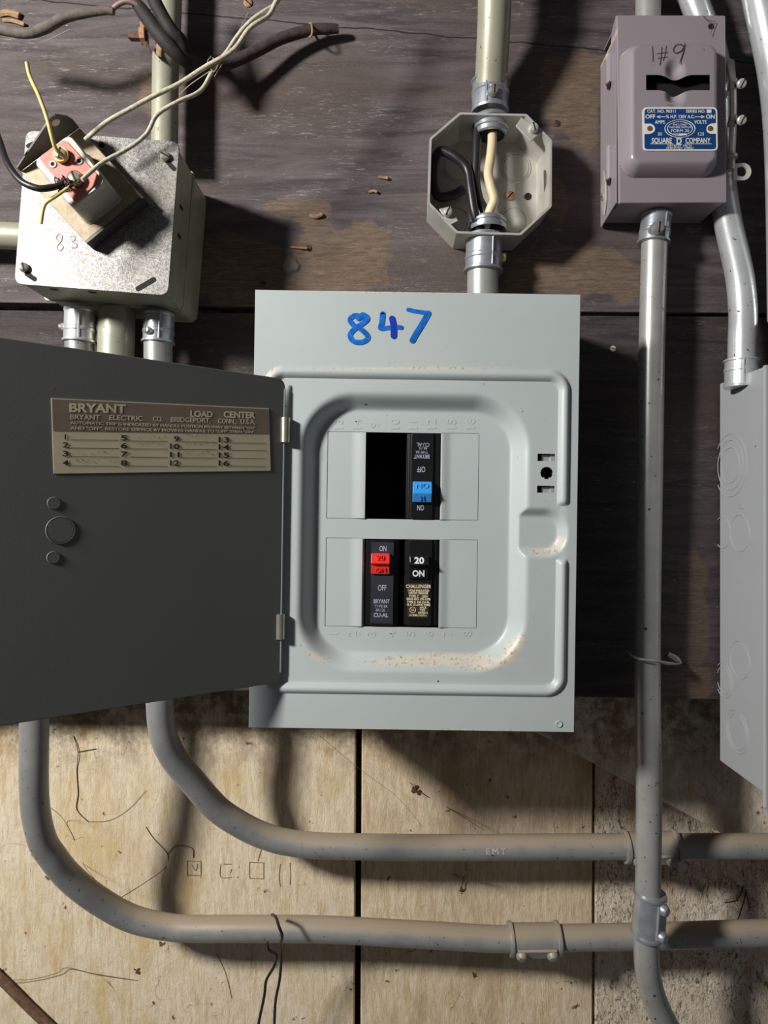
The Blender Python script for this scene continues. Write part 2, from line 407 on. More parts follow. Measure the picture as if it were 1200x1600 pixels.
def facing(px, py, d, rot=0, tilt=0):   # text plane facing the camera side at a spot
    c = P(px, py, d); R = Matrix.Rotation(math.radians(rot), 4, 'Z')
    return Matrix.Translation(c) @ Matrix(((1, 0, 0, 0), (0, 0, -1, 0), (0, 1, 0, 0), (0, 0, 0, 1))) @ Matrix.Rotation(math.radians(tilt), 4, 'X') @ R

def screw_head(parent, c, ax, r, h, ang=30, mat='screw', name='screw', label=None):
    c = Vector(c); ax = Vector(ax).normalized()
    b = MB(); b.lathe(c, ax, [(0, r*.55), (0, r), (h*.55, r), (h*.9, r*.8), (h, r*.45), (h, 0)], 20, cap=False)
    o = b.build(name, mat, parent, smooth=True)
    if label: o['label'] = label
    u = ax.orthogonal().normalized(); u = Matrix.Rotation(math.radians(ang), 3, ax) @ u; v = ax.cross(u)
    s = MB(); q = c+ax*h*.82
    pts = [q+u*sx*r*.86+v*sy*r*.13+ax*sz*h*.2 for sz in (0, 1) for sx, sy in ((-1, -1), (1, -1), (1, 1), (-1, 1))]
    s.loft([pts[:4], pts[4:]]); s.build('slot', 'black', o, smooth=False)
    return o

# ------------------------------------------------------------------ setting: plank wall behind
PD = -.10
def xp(px, d): return (px-600)*kd(d)
def zp(py, d): return CZ-(py-800)*kd(d)
pw = MB()
zt, zb = zp(-420, PD), zp(2150, PD)
def plank(x0t, x0b, x1t, x1b, mi):
    pw.cur = mi; y0 = -PD; y1 = y0+.022; c = .0012
    pr = lambda z, a, b: [Vector((a, y0+c, z)), Vector((a+c, y0, z)), Vector((b-c, y0, z)), Vector((b, y0+c, z)), Vector((b, y1, z)), Vector((a, y1, z))]
    pw.loft([pr(zb, x0b, x1b), pr(zt, x0t, x1t)])
k = PD
plank(xp(-800, k), xp(-800, k), xp(563, k), xp(551, k), 0)
plank(xp(572, k), xp(561, k), xp(926, k), xp(926, k), 1)
plank(xp(930.5, k), xp(930.5, k), xp(1290, k), xp(1290, k), 2)
plank(xp(1294, k), xp(1294, k), xp(1560, k), xp(1560, k), 0)
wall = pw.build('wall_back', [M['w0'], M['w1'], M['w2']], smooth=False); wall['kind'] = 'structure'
bk = MB(); bk.box((xp(-800, k), -PD+.0225, zb), (xp(1560, k), -PD+.03, zt)); o = bk.build('dark_gap_backing', 'black', smooth=False); o['kind'] = 'structure'  # black sheet added behind the planks so their gaps stay dark

# slanted brace board
b = MB(); fr = PP([(520, 860), (900, 860), (1330, 1100), (1330, 1412), (850, 1151), (520, 985)], -.072)
b.loft([[Vector((p.x, .0985, p.z)) for p in fr], fr]); o = b.build('brace_board', 'w3', smooth=False, bevel=.0012)
tag(o, 'whitewashed board nailed slantwise under the dark boards, right of the panel', 'board')
# dark boards in front
def board(name, pts, d0, d1, label, mat='ply'):
    b = MB(); fr = PP(pts, d1); b.loft([[Vector((p.x, -d0, p.z)) for p in fr], fr])
    o = b.build(name, mat, smooth=False, bevel=.0008); tag(o, label, 'board'); return o
board('plywood_sheet', [(-800, -420), (1560, -420), (1560, 492), (905, 487), (400, 478), (-800, 462)], -.016, 0, 'large dark stained plywood sheet across the top, scuffed and streaked')
board('backing_board', [(-800, 476), (400, 489), (905, 493), (1560, 497), (1560, 1102), (905, 1089), (400, 1080), (-800, 1060)], -.018, -.002, 'dark board below the plywood seam, behind the grey panel', 'ply_dark')

# ------------------------------------------------------------------ load centre
RA = math.radians(.85); PC = P(648, 798.5, .09); PDp = .09
MP = Matrix.Translation(PC) @ Matrix.Rotation(RA, 4, 'Y')       # local x right, y into wall, z up
MPi = MP.inverted()
def pl(px, py, d=.09):
    q = MPi @ P(px, py, d); return q.x, q.z
HW, HH = 253.5*kd(.09), 341.5*kd(.09)
lc = thing('load_center', (PC.x, 0, PC.z-HH), 'grey steel breaker panel with its door swung open, 847 written on top in blue', 'electrical panel')
# enclosure: open tray
def rect(hw, hh, y): return [Vector((-hw, y, -hh)), Vector((hw, y, -hh)), Vector((hw, y, hh)), Vector((-hw, y, hh))]
b = MB(MP); t_ = .0015
b.loft([rect(HW-.002, HH-.002, .0895), rect(HW-.002, HH-.002, .004), rect(HW-.002-t_, HH-.002-t_, .004), rect(HW-.002-t_, HH-.002-t_, .088)])
b.build('enclosure', ['panel_box'][0] and M['panel_box'], lc, smooth=False)
b = MB(MP); b.loft([rect(HW-.0045, HH-.0045, .0872), rect(HW-.0045, HH-.0045, .0862)]); b.build('backplate', 'interior', lc, smooth=False)
# pressed cover as a height field
def sd_rr(x, z, cx, cz, hx, hz, r):
    qx = abs(x-cx)-hx+r; qz = abs(z-cz)-hz+r
    return min(max(qx, qz), 0)+math.hypot(max(qx, 0), max(qz, 0))-r
def ss(t): t = 0 if t < 0 else 1 if t > 1 else t; return t*t*(3-2*t)
K = kd(.09)
def loc_rect(l, t, r, b_, yc, xc, d=.09):
    x0 = pl(l, yc, d)[0]; x1 = pl(r, yc, d)[0]; z1 = pl(xc, t, d)[1]; z0 = pl(xc, b_, d)[1]; return x0, x1, z0, z1
FD = .0757
rx0, rx1, rz0, rz1 = loc_rect(462, 610, 829, 1054, 830, 645)
ox0, ox1, oz0, oz1 = -238*K, 240*K, -287*K, 222.5*K
gz1 = pl(880, 789)[1]; gz0 = pl(880, 874)[1]
dx1 = pl(889, 832)[0]; dz1 = pl(850, 792)[1]; dz0 = pl(850, 873)[1]
wins = [loc_rect(571, 676, 688.5, 811.5, 745, 630, FD), loc_rect(568.5, 842.5, 686, 980, 910, 627, FD)]
blks = []
for (wx0, wx1, wz0, wz1) in wins:
    wd = 59.5*kd(FD)
    blks += [(wx0-wd, wx0, wz0, wz1, -1), (wx1, wx1+wd, wz0, wz1, 1)]
slots = [loc_rect(840, 709, 867, 720.5, 714, 854, .0892), loc_rect(840, 759, 867, 770, 764, 854, .0892)]
hc = pl(854, 739, .0892); hr = 9.6*K
def height(x, z):
    so = sd_rr(x, z, (ox0+ox1)/2, (oz0+oz1)/2, (ox1-ox0)/2, (oz1-oz0)/2, 32*K)
    W = 17*K; h = 0.
    if so < 0:
        h = -.0009*ss(-so/(W))
    tt = -so/W
    if 0 < tt < 1:
        rb = math.sin(math.pi*tt)**.7*.0036
        if x > ox1-W*1.3:   # rib broken by the finger pull on the latch side
            e = 1-max(0, min(1, 1-min(abs(z-gz1) if z > (gz0+gz1)/2 else 1, abs(z-gz0) if z < (gz0+gz1)/2 else 1)/(8*K)))
            if gz0 < z < gz1: rb = 0
            else: rb *= math.sqrt(max(0., 1-(1-min(1, e))**2))
        h += rb
    sr = sd_rr(x, z, (rx0+rx1)/2, (rz0+rz1)/2, (rx1-rx0)/2, (rz1-rz0)/2, 92*K)
    dep = 0.
    if sr < 0: dep = .0135*ss(max(0, -sr/(30*K))**1.25)
    sdd = sd_rr(x, z, (0+dx1)/2, (dz0+dz1)/2, dx1/2, (dz1-dz0)/2, 38*K)
    if sdd < 0: dep = max(dep, .0062*ss(-sdd/(17*K)))
    h -= dep
    for (a0, a1, c0, c1, sg) in blks:
        if a0-.002 < x < a1+.002 and c0-.002 < z < c1+.002:
            inn = a0 <= x <= a1 and c0 <= z <= c1
            if inn:
                h += (.0016*ss((x-(a1-24*K))/(23*K)) if sg < 0 else .0016*ss(((a0+17*K)-x)/(17*K)))*1.0
            ed = min(abs(z-c1), abs(z-c0)) if a0 <= x <= a1 else 1
            if c0 <= z <= c1: ed = min(ed, abs(x-(a0 if sg < 0 else a1)))
            if ed < .00035: h -= .0007
    return h
def axis(lo, hi, step, snaps, fine):
    xs = [lo+(hi-lo)*i/round((hi-lo)/step) for i in range(round((hi-lo)/step)+1)]
    add = []
    for s_ in snaps: add.append(s_)
    for s_ in fine: add += [s_-.0004, s_-.0002, s_, s_+.0002, s_+.0004]
    xs = [x for x in xs if all(abs(x-a) > .00045 for a in add)]
    return sorted(set(round(x, 7) for x in xs+add))
def merged(vals):
    out = []
    for v_ in sorted(vals):
        if not out or v_-out[-1] > .0006: out.append(v_)
    return out
finex = merged([a for B_ in blks for a in (B_[0] if B_[4] < 0 else B_[1],)]); finez = merged([c for B_ in blks for c in (B_[2], B_[3])])
snx = [w_[0] for w_ in wins]+[w_[1] for w_ in wins]+[slots[0][0], slots[0][1]]
snz = [slots[0][2], slots[0][3], slots[1][2], slots[1][3]]
X = axis(-HW, HW, .00115, merged(snx), finex); Z = axis(-HH, HH, .00115, snz, finez)
def near(v_, L): return min(L, key=lambda q: abs(q-v_))
holes = [(near(a, X), near(b_, X), near(c, Z), near(d_, Z)) for (a, b_, c, d_) in wins+slots]
vs = []; nx = len(X); nz = len(Z)
for z in Z:
    for x in X:
        xx, zz = x, z; dd = math.hypot(x-hc[0], z-hc[1])
        if abs(dd-hr) < .0008 and dd > 0: xx = hc[0]+(x-hc[0])*hr/dd; zz = hc[1]+(z-hc[1])*hr/dd
        vs.append((xx, -height(x, z), zz))
fs = []
for j in range(nz-1):
    zc = (Z[j]+Z[j+1])/2
    for i in range(nx-1):
        xc = (X[i]+X[i+1])/2
        if any(a < xc < b_ and c < zc < d_ for (a, b_, c, d_) in holes): continue
        if math.hypot(xc-hc[0], zc-hc[1]) < hr-.0003: continue
        a = j*nx+i; fs.append((a, a+1, a+nx+1, a+nx))
b = MB(MP); b._a(vs, fs)
b.loft([rect(HW, HH, 0), rect(HW+.0006, HH+.0006, .001), rect(HW+.0006, HH+.0006, .012)], cap=(False, False))
b.build('front_cover', 'panel', lc, smooth=True, angle=40)
# window returns (thin metal edge)
b = MB(MP)
for (a, b2, c, d_) in holes[:2]:
    y = .0135+.0009
    r0 = [Vector((a, y, c)), Vector((b2, y, c)), Vector((b2, y, d_)), Vector((a, y, d_))]; r1 = [Vector((p.x, y+.0012, p.z)) for p in r0]
    b.loft([r0, r1], cap=(False, False))
b.build('window_edge', 'panel', lc, smooth=False)
# stamped circuit numbers, turned on their side
def stamp(bb, s_, px, py, size, d):
    T = facing(px, py, d, 90+.85); bb.text(s_, T, size, ext=.00035, spacing=1.05, bold=.00008)
b = MB()
for s_, px, py in list(zip(['13', '14', '9', '10', '11', '12', '15', '16'], [530, 558, 586, 618, 646, 675, 706, 736], [664]*8))+list(zip('12345678', [522, 551, 581, 612, 642, 671, 700, 731], [990]*8)):
    b = MB(); stamp(b, s_, px, py, .0103, FD-.0002); b.build('stamped_number', 'panel', lc, smooth=False)
# 847
def stroke(bb, pts, wpx, d, lift=0): bb.ribbon([(P(a, c, d).x, P(a, c, d).z) for a, c in pts], wpx*kd(d), lift=d+lift)
b = MB()
stroke(b, [(568, 497), (556, 493), (547, 499), (552, 508), (563, 514), (573, 523), (574, 530), (564, 535), (552, 533), (547, 524), (553, 515), (566, 506), (574, 498), (567, 492), (560, 498)], 8, .0902)
stroke(b, [(598, 492), (597, 502), (594, 513), (606, 512.5), (618, 511), (627, 512)], 7, .0902)
stroke(b, [(598, 491), (597, 503), (595, 511)], 9, .0902)
stroke(b, [(638, 484), (652, 487), (668, 489)], 6.5, .0902); stroke(b, [(669, 490), (660, 506), (650, 522), (644.5, 532)], 9.5, .0902, .0001)
b.build('handwriting', 'marker', lc, smooth=False, label='blue marker digits')
b = MB(); stroke(b, [(612.5, 498), (615, 510), (615, 525)], 9.5, .0902, .0002); b.build('handwriting', 'marker_deep', lc, smooth=False)
# small corner screw dimple
q = P(873, 1131, .09); b = MB(); b.lathe(q+Vector((0, -.0002, 0)), (0, -1, 0), [(0, .0028), (.0008, .0024), (.0003, .0012), (.0003, 0)], 18, cap=False); b.build('cover_rivet', 'panel', lc)
# latch spring seen in the slots
for py in (715, 765):
    b = MB(); b.box(P(846, py-4, .085), P(859, py+6, .082)); b.box(P(860, py-5, .086), P(866, py+6, .0845)); b.build('latch_spring', 'galv_bright', lc, smooth=False)
# hinges
for (px, py) in ((446, 672), (438, 979)):
    b = MB(); a = P(px, py-20, .0945); c = P(px-.4, py+20, .0945)
    b.lathe(a, c-a, [(0, .003), (.0004, .0038), ((c-a).length-.0004, .0038), ((c-a).length, .003)], 20)
    b.box(P(px-2, py-19, .092), P(px+7, py+19, .0905)); b.build('hinge', 'steel_pin', lc)
# door
TH = math.radians(37.1)
hl = MPi @ P(442.5, 830, .094)
MD = MP @ Matrix.Translation((hl.x, hl.y, 0)) @ Matrix.Rotation(TH, 4, 'Z') @ Matrix.Rotation(math.pi, 4, 'Z')
# in MD: x runs from the hinge outward, y+ faces the viewer side, z up
dz_t = (MPi @ P(446, 593, .092)).z; dz_b = (MPi @ P(438, 1065, .092)).z
DWd = .2245
def dxz(px, py, off=.0):  # photo position -> door plane coordinates
    ray0 = Vector((0, -D, CZ)); t1 = P(px, py, 0); MDi = MD.inverted(); a = MDi @ ray0; c = MDi @ t1; tt = (off-a.y)/(c.y-a.y); r = a+(c-a)*tt
    return r.x, r.z
def inner_sign(): return 1 if (MD.inverted() @ Vector((0, -D, CZ))).y > 0 else -1
SG = inner_sign()
T0 = .0012
def door_ring(y, ins=0.):
    pts = [Vector((0+ins, y, dz_b+ins)), Vector((DWd-ins, y, dz_b+ins)), Vector((DWd-ins, y, dz_t-ins)), Vector((0+ins, y, dz_t-ins))]
    return rpoly(pts, .008, 6)
b = MB(MD); b.loft([door_ring(-SG*T0), door_ring(-SG*T0*.2), door_ring(0, .0004)]); 
dr = b.build('door', 'door_paint', lc, smooth=False, label='grey door swung open, its inner face dark')
b = MB(MD); b.tube([Vector((0.0005, -SG*.0008, z)) for z in (dz_b+.008, dz_t-.008)], .0011, 10, smooth=False); b.build('door_edge', 'panel_box', dr)
def dpt(px, py, off): x, z = dxz(px, py, off); return Vector((x, off, z))
# knockouts on the door
for (px, py, r_) in ((84, 786, 8.5), (83, 871, 8.5), (94.5, 828.5, 21)):
    x, z = dxz(px, py); s_ = .41e-3*r_
    b = MB(MD); ring = [Vector((x+math.cos(a)*s_, SG*.0001, z+math.sin(a)*s_)) for a in [2*math.pi*i/28 for i in range(28)]]
    b.tube(ring, .00055, 6, smooth=False, closed=True)
    b.lathe(Vector((x, SG*.00005, z)), (0, SG, 0), [(0, s_*.96), (.0005, s_*.9), (.0005, 0)], 28, cap=False)
    b.build('latch_knockout', 'door_paint', dr)
# directory label
O = SG*.0004
def dquad(bb, pts, off): bb._a([dpt(a, c, off) for a, c in pts], [(0, 1, 2, 3)])
b = MB(MD)
q0 = [dpt(*p, O) for p in ((80, 622), (420, 638), (423, 735.5), (84, 740))]; q1 = [Vector((p.x, SG*.00002, p.z)) for p in q0]; b.loft([q1, q0])
lb = b.build('directory_label', 'label_tan', dr, smooth=False, label='tan circuit directory sticker')
b = MB(MD); O2 = SG*.0005; dquad(b, [(81.5, 623.5), (419, 639.5), (420, 678.5), (83.2, 673.5)], O2); b.build('heading_band', 'label_brown', lb, smooth=False)
# text plane on the door: x towards the hinge
ex = Vector((-1, 0, 0)); ez = Vector((0, 0, 1)); ey = Vector((0, SG, 0))
def dtext(bb, s_, x0, y0, x1, y1, hpx, off, bold=0.0):
    A = dpt(x0, y0, off); B = dpt(x1, y1, off); 
    xd = (B-A); L = xd.length; xd.normalize(); H = (dpt(x0, y0-hpx, off)-A).length
    cu = bpy.data.curves.new('c', 'FONT'); cu.body = s_; cu.size = 1; o = bpy.data.objects.new('c', cu); COL.objects.link(o); me = o.to_mesh()
    xsv = [v.co.x for v in me.vertices]; wdt = max(xsv)-min(xsv); mnx = min(xsv)
    if s_ == '1': mnx -= .2; wdt = .56
    o.to_mesh_clear(); bpy.data.objects.remove(o); bpy.data.curves.remove(cu)
    size = H/.70; zx = L/(wdt*size); up = Vector((0, 0, 1)); nn = Vector((0, SG, 0))
    T = Matrix.Translation(A - xd*mnx*size*zx) @ Matrix((((xd.x), up.x, nn.x, 0), (xd.y, up.y, nn.y, 0), (xd.z, up.z, nn.z, 0), (0, 0, 0, 1)))
    bb.text(s_, T, size, 'LEFT', 'BOTTOM_BASELINE', .00003, bold*size, zx)
O3 = SG*.0006; b = MB(MD)
dtext(b, 'BRYANT', 109, 643.5, 196, 645, 13.5, O3, .03)
dtext(b, 'LOAD', 298, 651, 332, 652, 9.5, O3, .03); dtext(b, 'CENTER', 350, 652, 398, 653.5, 9.5, O3, .03)
dtext(b, 'BRYANT', 110, 655, 156, 656, 7.5, O3, .01); dtext(b, 'ELECTRIC', 171, 656, 223, 657.5, 7.5, O3, .01); dtext(b, 'CO.', 239, 658, 254, 658.5, 7.5, O3, .01)
dtext(b, 'BRIDGEPORT,', 267, 659, 329, 660.5, 7.5, O3, .01); dtext(b, 'CONN.,', 341, 661.3, 369, 662, 7.5, O3, .01); dtext(b, 'U.S.A.', 376, 662, 399, 663, 7.5, O3, .01)
dtext(b, 'AUTOMATIC TRIP IS INDICATED BY HANDLE POSITION MIDWAY BETWEEN "ON"', 110, 662.5, 399, 671, 4.6, O3, .012)
dtext(b, 'AND "OFF". RESTORE SERVICE BY MOVING HANDLE TO "OFF" THEN "ON".', 110, 671, 399, 677, 4.6, O3, .012)
b.build('heading_lettering', 'label_ink', lb, smooth=False)
b = MB(MD); rows = [(686.5, 691), (699, 702.5), (712.5, 715), (727, 727.5)]
cols = [(1, 98, 107, 111, 186), (5, 189, 199, 203, 262), (9, 266, 280, 284, 339), (13, 342, 358, 362, 416)]
for ci, (n0, a0, a1, l0, l1) in enumerate(cols):
    for r_ in range(4):
        yy = rows[r_][0]+(rows[r_][1]-rows[r_][0])*ci/3
        w0 = a1-a0; s_ = str(n0+r_); xa = a0 if len(s_) == 2 or n0 < 9 else a0+6
        if s_ == '9': xa = a0+6
        dtext(b, s_, xa, yy, a1, yy+.3, 8.2, O3, .02)
        A = dpt(l0, yy+1, O3); B = dpt(l1, yy+1.6, O3); h_ = Vector((0, 0, .00018)); b._a([A-h_, B-h_, B+h_, A+h_], [(0, 1, 2, 3)])
b.build('directory_lines', 'dark_ink', lb, smooth=False)
b = MB(MD)
for (x0, y0, x1, n_) in ((213, 686, 262, 6), (216, 697, 262, 5), (290, 684, 326, 5), (290, 696, 340, 5), (118, 711, 168, 5), (116, 724, 186, 8), (288, 712, 345, 7)):
    for i in range(n_):
        xx = x0+(x1-x0)*(i+.2)/n_; wv = (x1-x0)/n_*.55
        pts = [dpt(xx+wv*random.random(), y0-7*random.random(), O3) for _ in range(4)]
        for A, B in zip(pts, pts[1:]): h_ = Vector((0, 0, .0002)); b._a([A-h_, B-h_, B+h_, A+h_], [(0, 1, 2, 3)])
b.build('faded_handwriting', 'faint_ink', lb, smooth=False)

# ------------------------------------------------------------------ circuit breakers (in the panel frame)
def breaker(label, x0, x1, y0, y1, f0, f1, mat, facemat, hx, hy, hmat, wf=.0775, ridges=()):
    L = lambda px, py, d=wf: pl(px, py, d)
    u0, v1 = L(x0, y0); u1, v0 = L(x1, y1); g0 = L(f0, (y0+y1)/2)[0]; g1 = L(f1, (y0+y1)/2)[0]
    cl = MPi @ P((x0+x1)/2, y1, .02); yw = .09-wf
    ro = MP @ Vector(((u0+u1)/2, .07, v0)); t = thing('circuit_breaker', ro, label, 'circuit breaker', 'circuit breakers in the grey panel')
    prof = [(u0, .07), (u0, yw+.0035), (u0+.0016, yw+.0035), (u0+.0016, yw+.0018), (g0-.0003, yw+.0018), (g0, yw+.0004), (g0+.0004, yw), (g1-.0004, yw), (g1, yw+.0004), (g1+.0003, yw+.0018), (u1-.0018, yw+.0018), (u1-.0018, yw+.0035), (u1, yw+.0035), (u1, .07)]
    b = MB(MP); b.loft([[Vector((a, c, v0)) for a, c in prof], [Vector((a, c, v1)) for a, c in prof]]); b.build('body', mat, t, smooth=False, bevel=.0003)
    b = MB(MP); b.loft([rpoly([Vector((g0+.0003, yw-.0003*k_, v0+.002)), Vector((g1-.0003, yw-.0003*k_, v0+.002)), Vector((g1-.0003, yw-.0003*k_, v1-.0015)), Vector((g0+.0003, yw-.0003*k_, v1-.0015))], .0006, 3) for k_ in (0, 1)])
    b.build('face', facemat, t, smooth=False)
    return t, yw
def handle(t, x0, x1, y0, y1, mat, depth, yw, name='handle', cut=.5, out=.009):
    a0, b1 = pl(x0, y0, .085); a1, b0 = pl(x1, y1, .085); m = b1-(b1-b0)*cut
    # side profile: two facets meeting at a ridge
    if depth > 0: pr = [(b1, yw+.001), (b1, yw-.004), (b1-.0006, yw-.0052), (m+.0006, yw-out), (m, yw-out), (m-.0006, yw-out+.0003), (b0+.0005, yw-.0045), (b0, yw-.004), (b0, yw+.001)]
    else: pr = [(b1, yw+.001), (b1, yw-.004), (b1-.0006, yw-.0048), (m+.0006, yw-out+.001), (m, yw-out), (m-.0004, yw-out+.0006), (m-.0016, yw-.0045), (b0, yw-.003), (b0, yw+.001)]
    b = MB(MP); b.loft([[Vector((a0, y, z)) for z, y in pr], [Vector((a1, y, z)) for z, y in pr]]); return b.build(name, mat, t, smooth=False, bevel=.0004)
def ft(bb, s_, px, py, d, size, rot=.0, bold=.0, sx=.8): bb.text(s_, facing(px, py, d, rot-.85), size, ext=.00003, bold=bold, sx=sx)
# upper one, upside down
t, yw = breaker('black circuit breaker with a blue toggle, mounted upside down in the upper window', 636.5, 688.5, 677, 811, 642.5, 676, 'breaker', 'breaker', 0, 0, 0)
hd = handle(t, 645.5, 674.5, 752, 785, 'blue', 1, yw, cut=.58, out=.0085); hd['label'] = 'blue toggle'
b = MB(); b.text('16', facing(659.5, 778, .0842, 180, 29), .0062, ext=.0004, sx=.9); b.text('ON', facing(660, 759, .0842, 180, -18), .0060, ext=.0004, sx=1.1); b.build('raised_number', 'blue', hd, smooth=False)
b = MB(); TD = .0780
ft(b, 'CU-AL', 661, 694.5, TD, .0046, 180); ft(b, 'BR115', 661, 700, TD, .0032, 180); ft(b, 'TYPE BR', 659, 706, TD, .0033, 180, sx=.85); ft(b, 'BRYANT', 659, 713, TD, .0047, 180, .0001, .72); ft(b, 'OFF', 658, 733, TD, .0064, 180, .0001, .62)
ft(b, 'ON', 657, 793, TD, .006, 180, .0001, .6); b.build('lettering', 'grey_ink', t, smooth=False)
# lower left with red toggle
t, yw = breaker('black circuit breaker with a red toggle, at the left of the lower window', 569.5, 622, 844, 978, 579.5, 615, 'breaker', 'breaker_slate', 0, 0, 0)
hd = handle(t, 580, 608.5, 865, 898, 'red', -1, yw, cut=.46, out=.0085); hd['label'] = 'red toggle'
b = MB(); b.text('20', facing(594.5, 872, .0844, 0, -22), .0060, ext=.0004, sx=1.1); b.text('ON', facing(595, 891, .0817, 0, 8), .005, ext=.0005, sx=1.1); b.build('raised_number', 'red', hd, smooth=False)
b = MB(); ft(b, 'ON', 598.5, 857.5, TD, .0062, 0, .0001, .62); ft(b, 'OFF', 597, 919, TD, .0066, 0, .0001, .62); ft(b, 'BRYANT', 596, 940, TD, .0048, 0, .0001, .72); ft(b, 'TYPE BR', 595.5, 947.5, TD, .0033, 0, 0, .9); ft(b, 'BR120', 594.5, 953.5, TD, .0035, 0, 0, .85); ft(b, 'CU-AL', 595, 961.5, TD, .0046, 0, .0001, .9)
b.build('lettering', 'grey_ink', t, smooth=False)
# lower right black toggle with foil label
t, yw = breaker('black circuit breaker with a black toggle and gold foil label', 633, 684.5, 844, 978, 638.5, 674.5, 'breaker', 'breaker', 0, 0, 0)
hd = handle(t, 640, 669.5, 869, 905, 'breaker', -1, yw, cut=.35, out=.010)
b = MB(); b.text('20', facing(655, 876.5, .0852, -.85, -36), .0084, ext=.0003, bold=.00022, sx=.95); b.build('handle_lettering', 'white_ink', hd, smooth=False); b = MB(); b.text('ON', facing(654, 896.5, .0815, -.85, 5), .0070, ext=.0004, bold=.0002, sx=.9); b.build('handle_lettering', 'white_ink', hd, smooth=False); b = MB()
b.box(P(640.3, 870, .0822), P(641.3, 881, .0856)); b.build('handle_stripe', 'white_ink', hd, smooth=False)
b = MB(); q = PP([(637.5, 911.5), (670.5, 911.5), (669.5, 965.5), (636.5, 964)], .0783); r0 = rpoly(q, .0012, 4); b.loft([setd(r0, .0777), r0]); fl = b.build('foil_label', 'gold', t, smooth=False, label='gold foil sticker')
b = MB()
for s_, py, sz, sx_ in (('CHALLENGER', 916.5, .0036, .84), ('1 POLE INSULATED', 923, .0021, .9), ('CIRCUIT BREAKER', 927, .0021, .85), ('TYPE C   120V', 932, .0024, .95), ('ISSUE NO. CR-1278', 936.3, .0024, .88), ('TYPE C 100 CU AL', 941, .0022, .95), ('75 C 10 AWG WIRE', 945.3, .0022, .92)):
    ft(b, s_, 653.8, py, .0786, sz*1.1, 0, .00006, sx_)
for s_, px, py in (('HACR', 661, 949.5), ('TYPE', 660, 953.5), ('LISTED A', 661, 957.5), ('14 THRU 3-275-1', 653, 961.5)): ft(b, s_, px, py, .0786, .0022, 0, .00005, .9)
ring = [P(645+4.5*math.cos(a), 953+4.5*math.sin(a), .0786) for a in [2*math.pi*i/20 for i in range(20)]]; b.tube(ring, .0002, 6, smooth=False, closed=True); ft(b, 'UL', 645, 953, .0786, .0028)
b.build('lettering', 'gold_ink', fl, smooth=False)

# ------------------------------------------------------------------ generic conduit pieces
def conduit(pts, r, mat, label, name='conduit', group=None, seg=28):
    b = MB(); b.tube(PL(pts), r, seg, sub=8); return tag(b.build(name, mat, smooth=True, angle=60), label, 'conduit', group)
def connector(p0, p1, r, label, mat='zinc', screw=None, sr=.0035, rib=True, grp=None):
    # p0: box side, p1: conduit side
    p0 = Vector(p0); p1 = Vector(p1); L = (p1-p0).length
    t = thing('conduit_connector', (p0+p1)/2, label, 'conduit fitting', 'set-screw conduit connectors')
    b = MB(); b.lathe(p0, p1-p0, [(0, r*.9), (0, r*1.16), (L*.07, r*1.18), (L*.1, r*1.12), (L*.55, r*1.12), (L*.58, r*1.17), (L*.66, r*1.17), (L*.69, r*1.12), (L*.9, r*1.12), (L*.93, r*1.22), (L*.985, r*1.22), (L, r*1.15), (L, r*.98)], 36)
    b.build('body', mat, t, smooth=True, angle=30)
    if rib:
        b = MB(); ax = (p1-p0).normalized(); f = Vector((0, -1, 0)); f = (f-ax*f.dot(ax)).normalized(); sd = ax.cross(f)
        for a in (-.35,):
            dirv = f*math.cos(a)+sd*math.sin(a); b.tube([p0+ax*L*.05+dirv*r*1.13, p1-ax*L*.05+dirv*r*1.13], .0009, 8, smooth=False)
        b.build('seam_rib', mat, t)
    if screw:
        c, ax2, m_ = screw; ax2 = Vector(ax2).normalized(); c = Vector(c)
        b = MB(); b.cyl(c-ax2*.006, c+ax2*.0005, sr*1.15, 18); b.build('screw_boss', mat, t)
        screw_head(t, c, ax2, sr, sr*.9, 40, m_)
    return t
def coupling(p0, p1, r, label, face_ax, mat='zinc', screws=True):
    p0 = Vector(p0); p1 = Vector(p1); ax = (p1-p0).normalized(); L = (p1-p0).length; fa = Vector(face_ax); fa = (fa-ax*fa.dot(ax)).normalized(); sd = ax.cross(fa)
    t = thing('conduit_coupling', (p0+p1)/2, label, 'conduit fitting', 'conduit couplings')
    b = MB(); b.lathe(p0, ax, [(0, r*1.0), (0, r*1.24), (L*.03, r*1.28), (L*.07, r*1.26), (L*.08, r*1.13), (L*.92, r*1.13), (L*.93, r*1.26), (L*.97, r*1.28), (L, r*1.24), (L, r*1.0)], 40)
    b.build('body', mat, t, angle=30)
    b = MB(); c = p0+fa*r*1.06
    for s0, s1 in ((.12, .88),):
        pts0 = [c+ax*L*s_+sd*r*q for s_, q in ((s0, -.5), (s1, -.5), (s1, .5), (s0, .5))]; pts1 = [p+fa*.0028 for p in pts0]; b.loft([pts0, pts1])
    b.build('boss_plate', mat, t, smooth=False, bevel=.0008)
    if screws:
        for u in (.2, .8):
            q = c+ax*L*u+fa*.0025; b = MB(); b.lathe(q-fa*.001, fa, [(0, r*.46), (.003, r*.44), (.0055, r*.3), (.006, 0)], 18, cap=False); so = b.build('set_screw', mat, t)
    return t

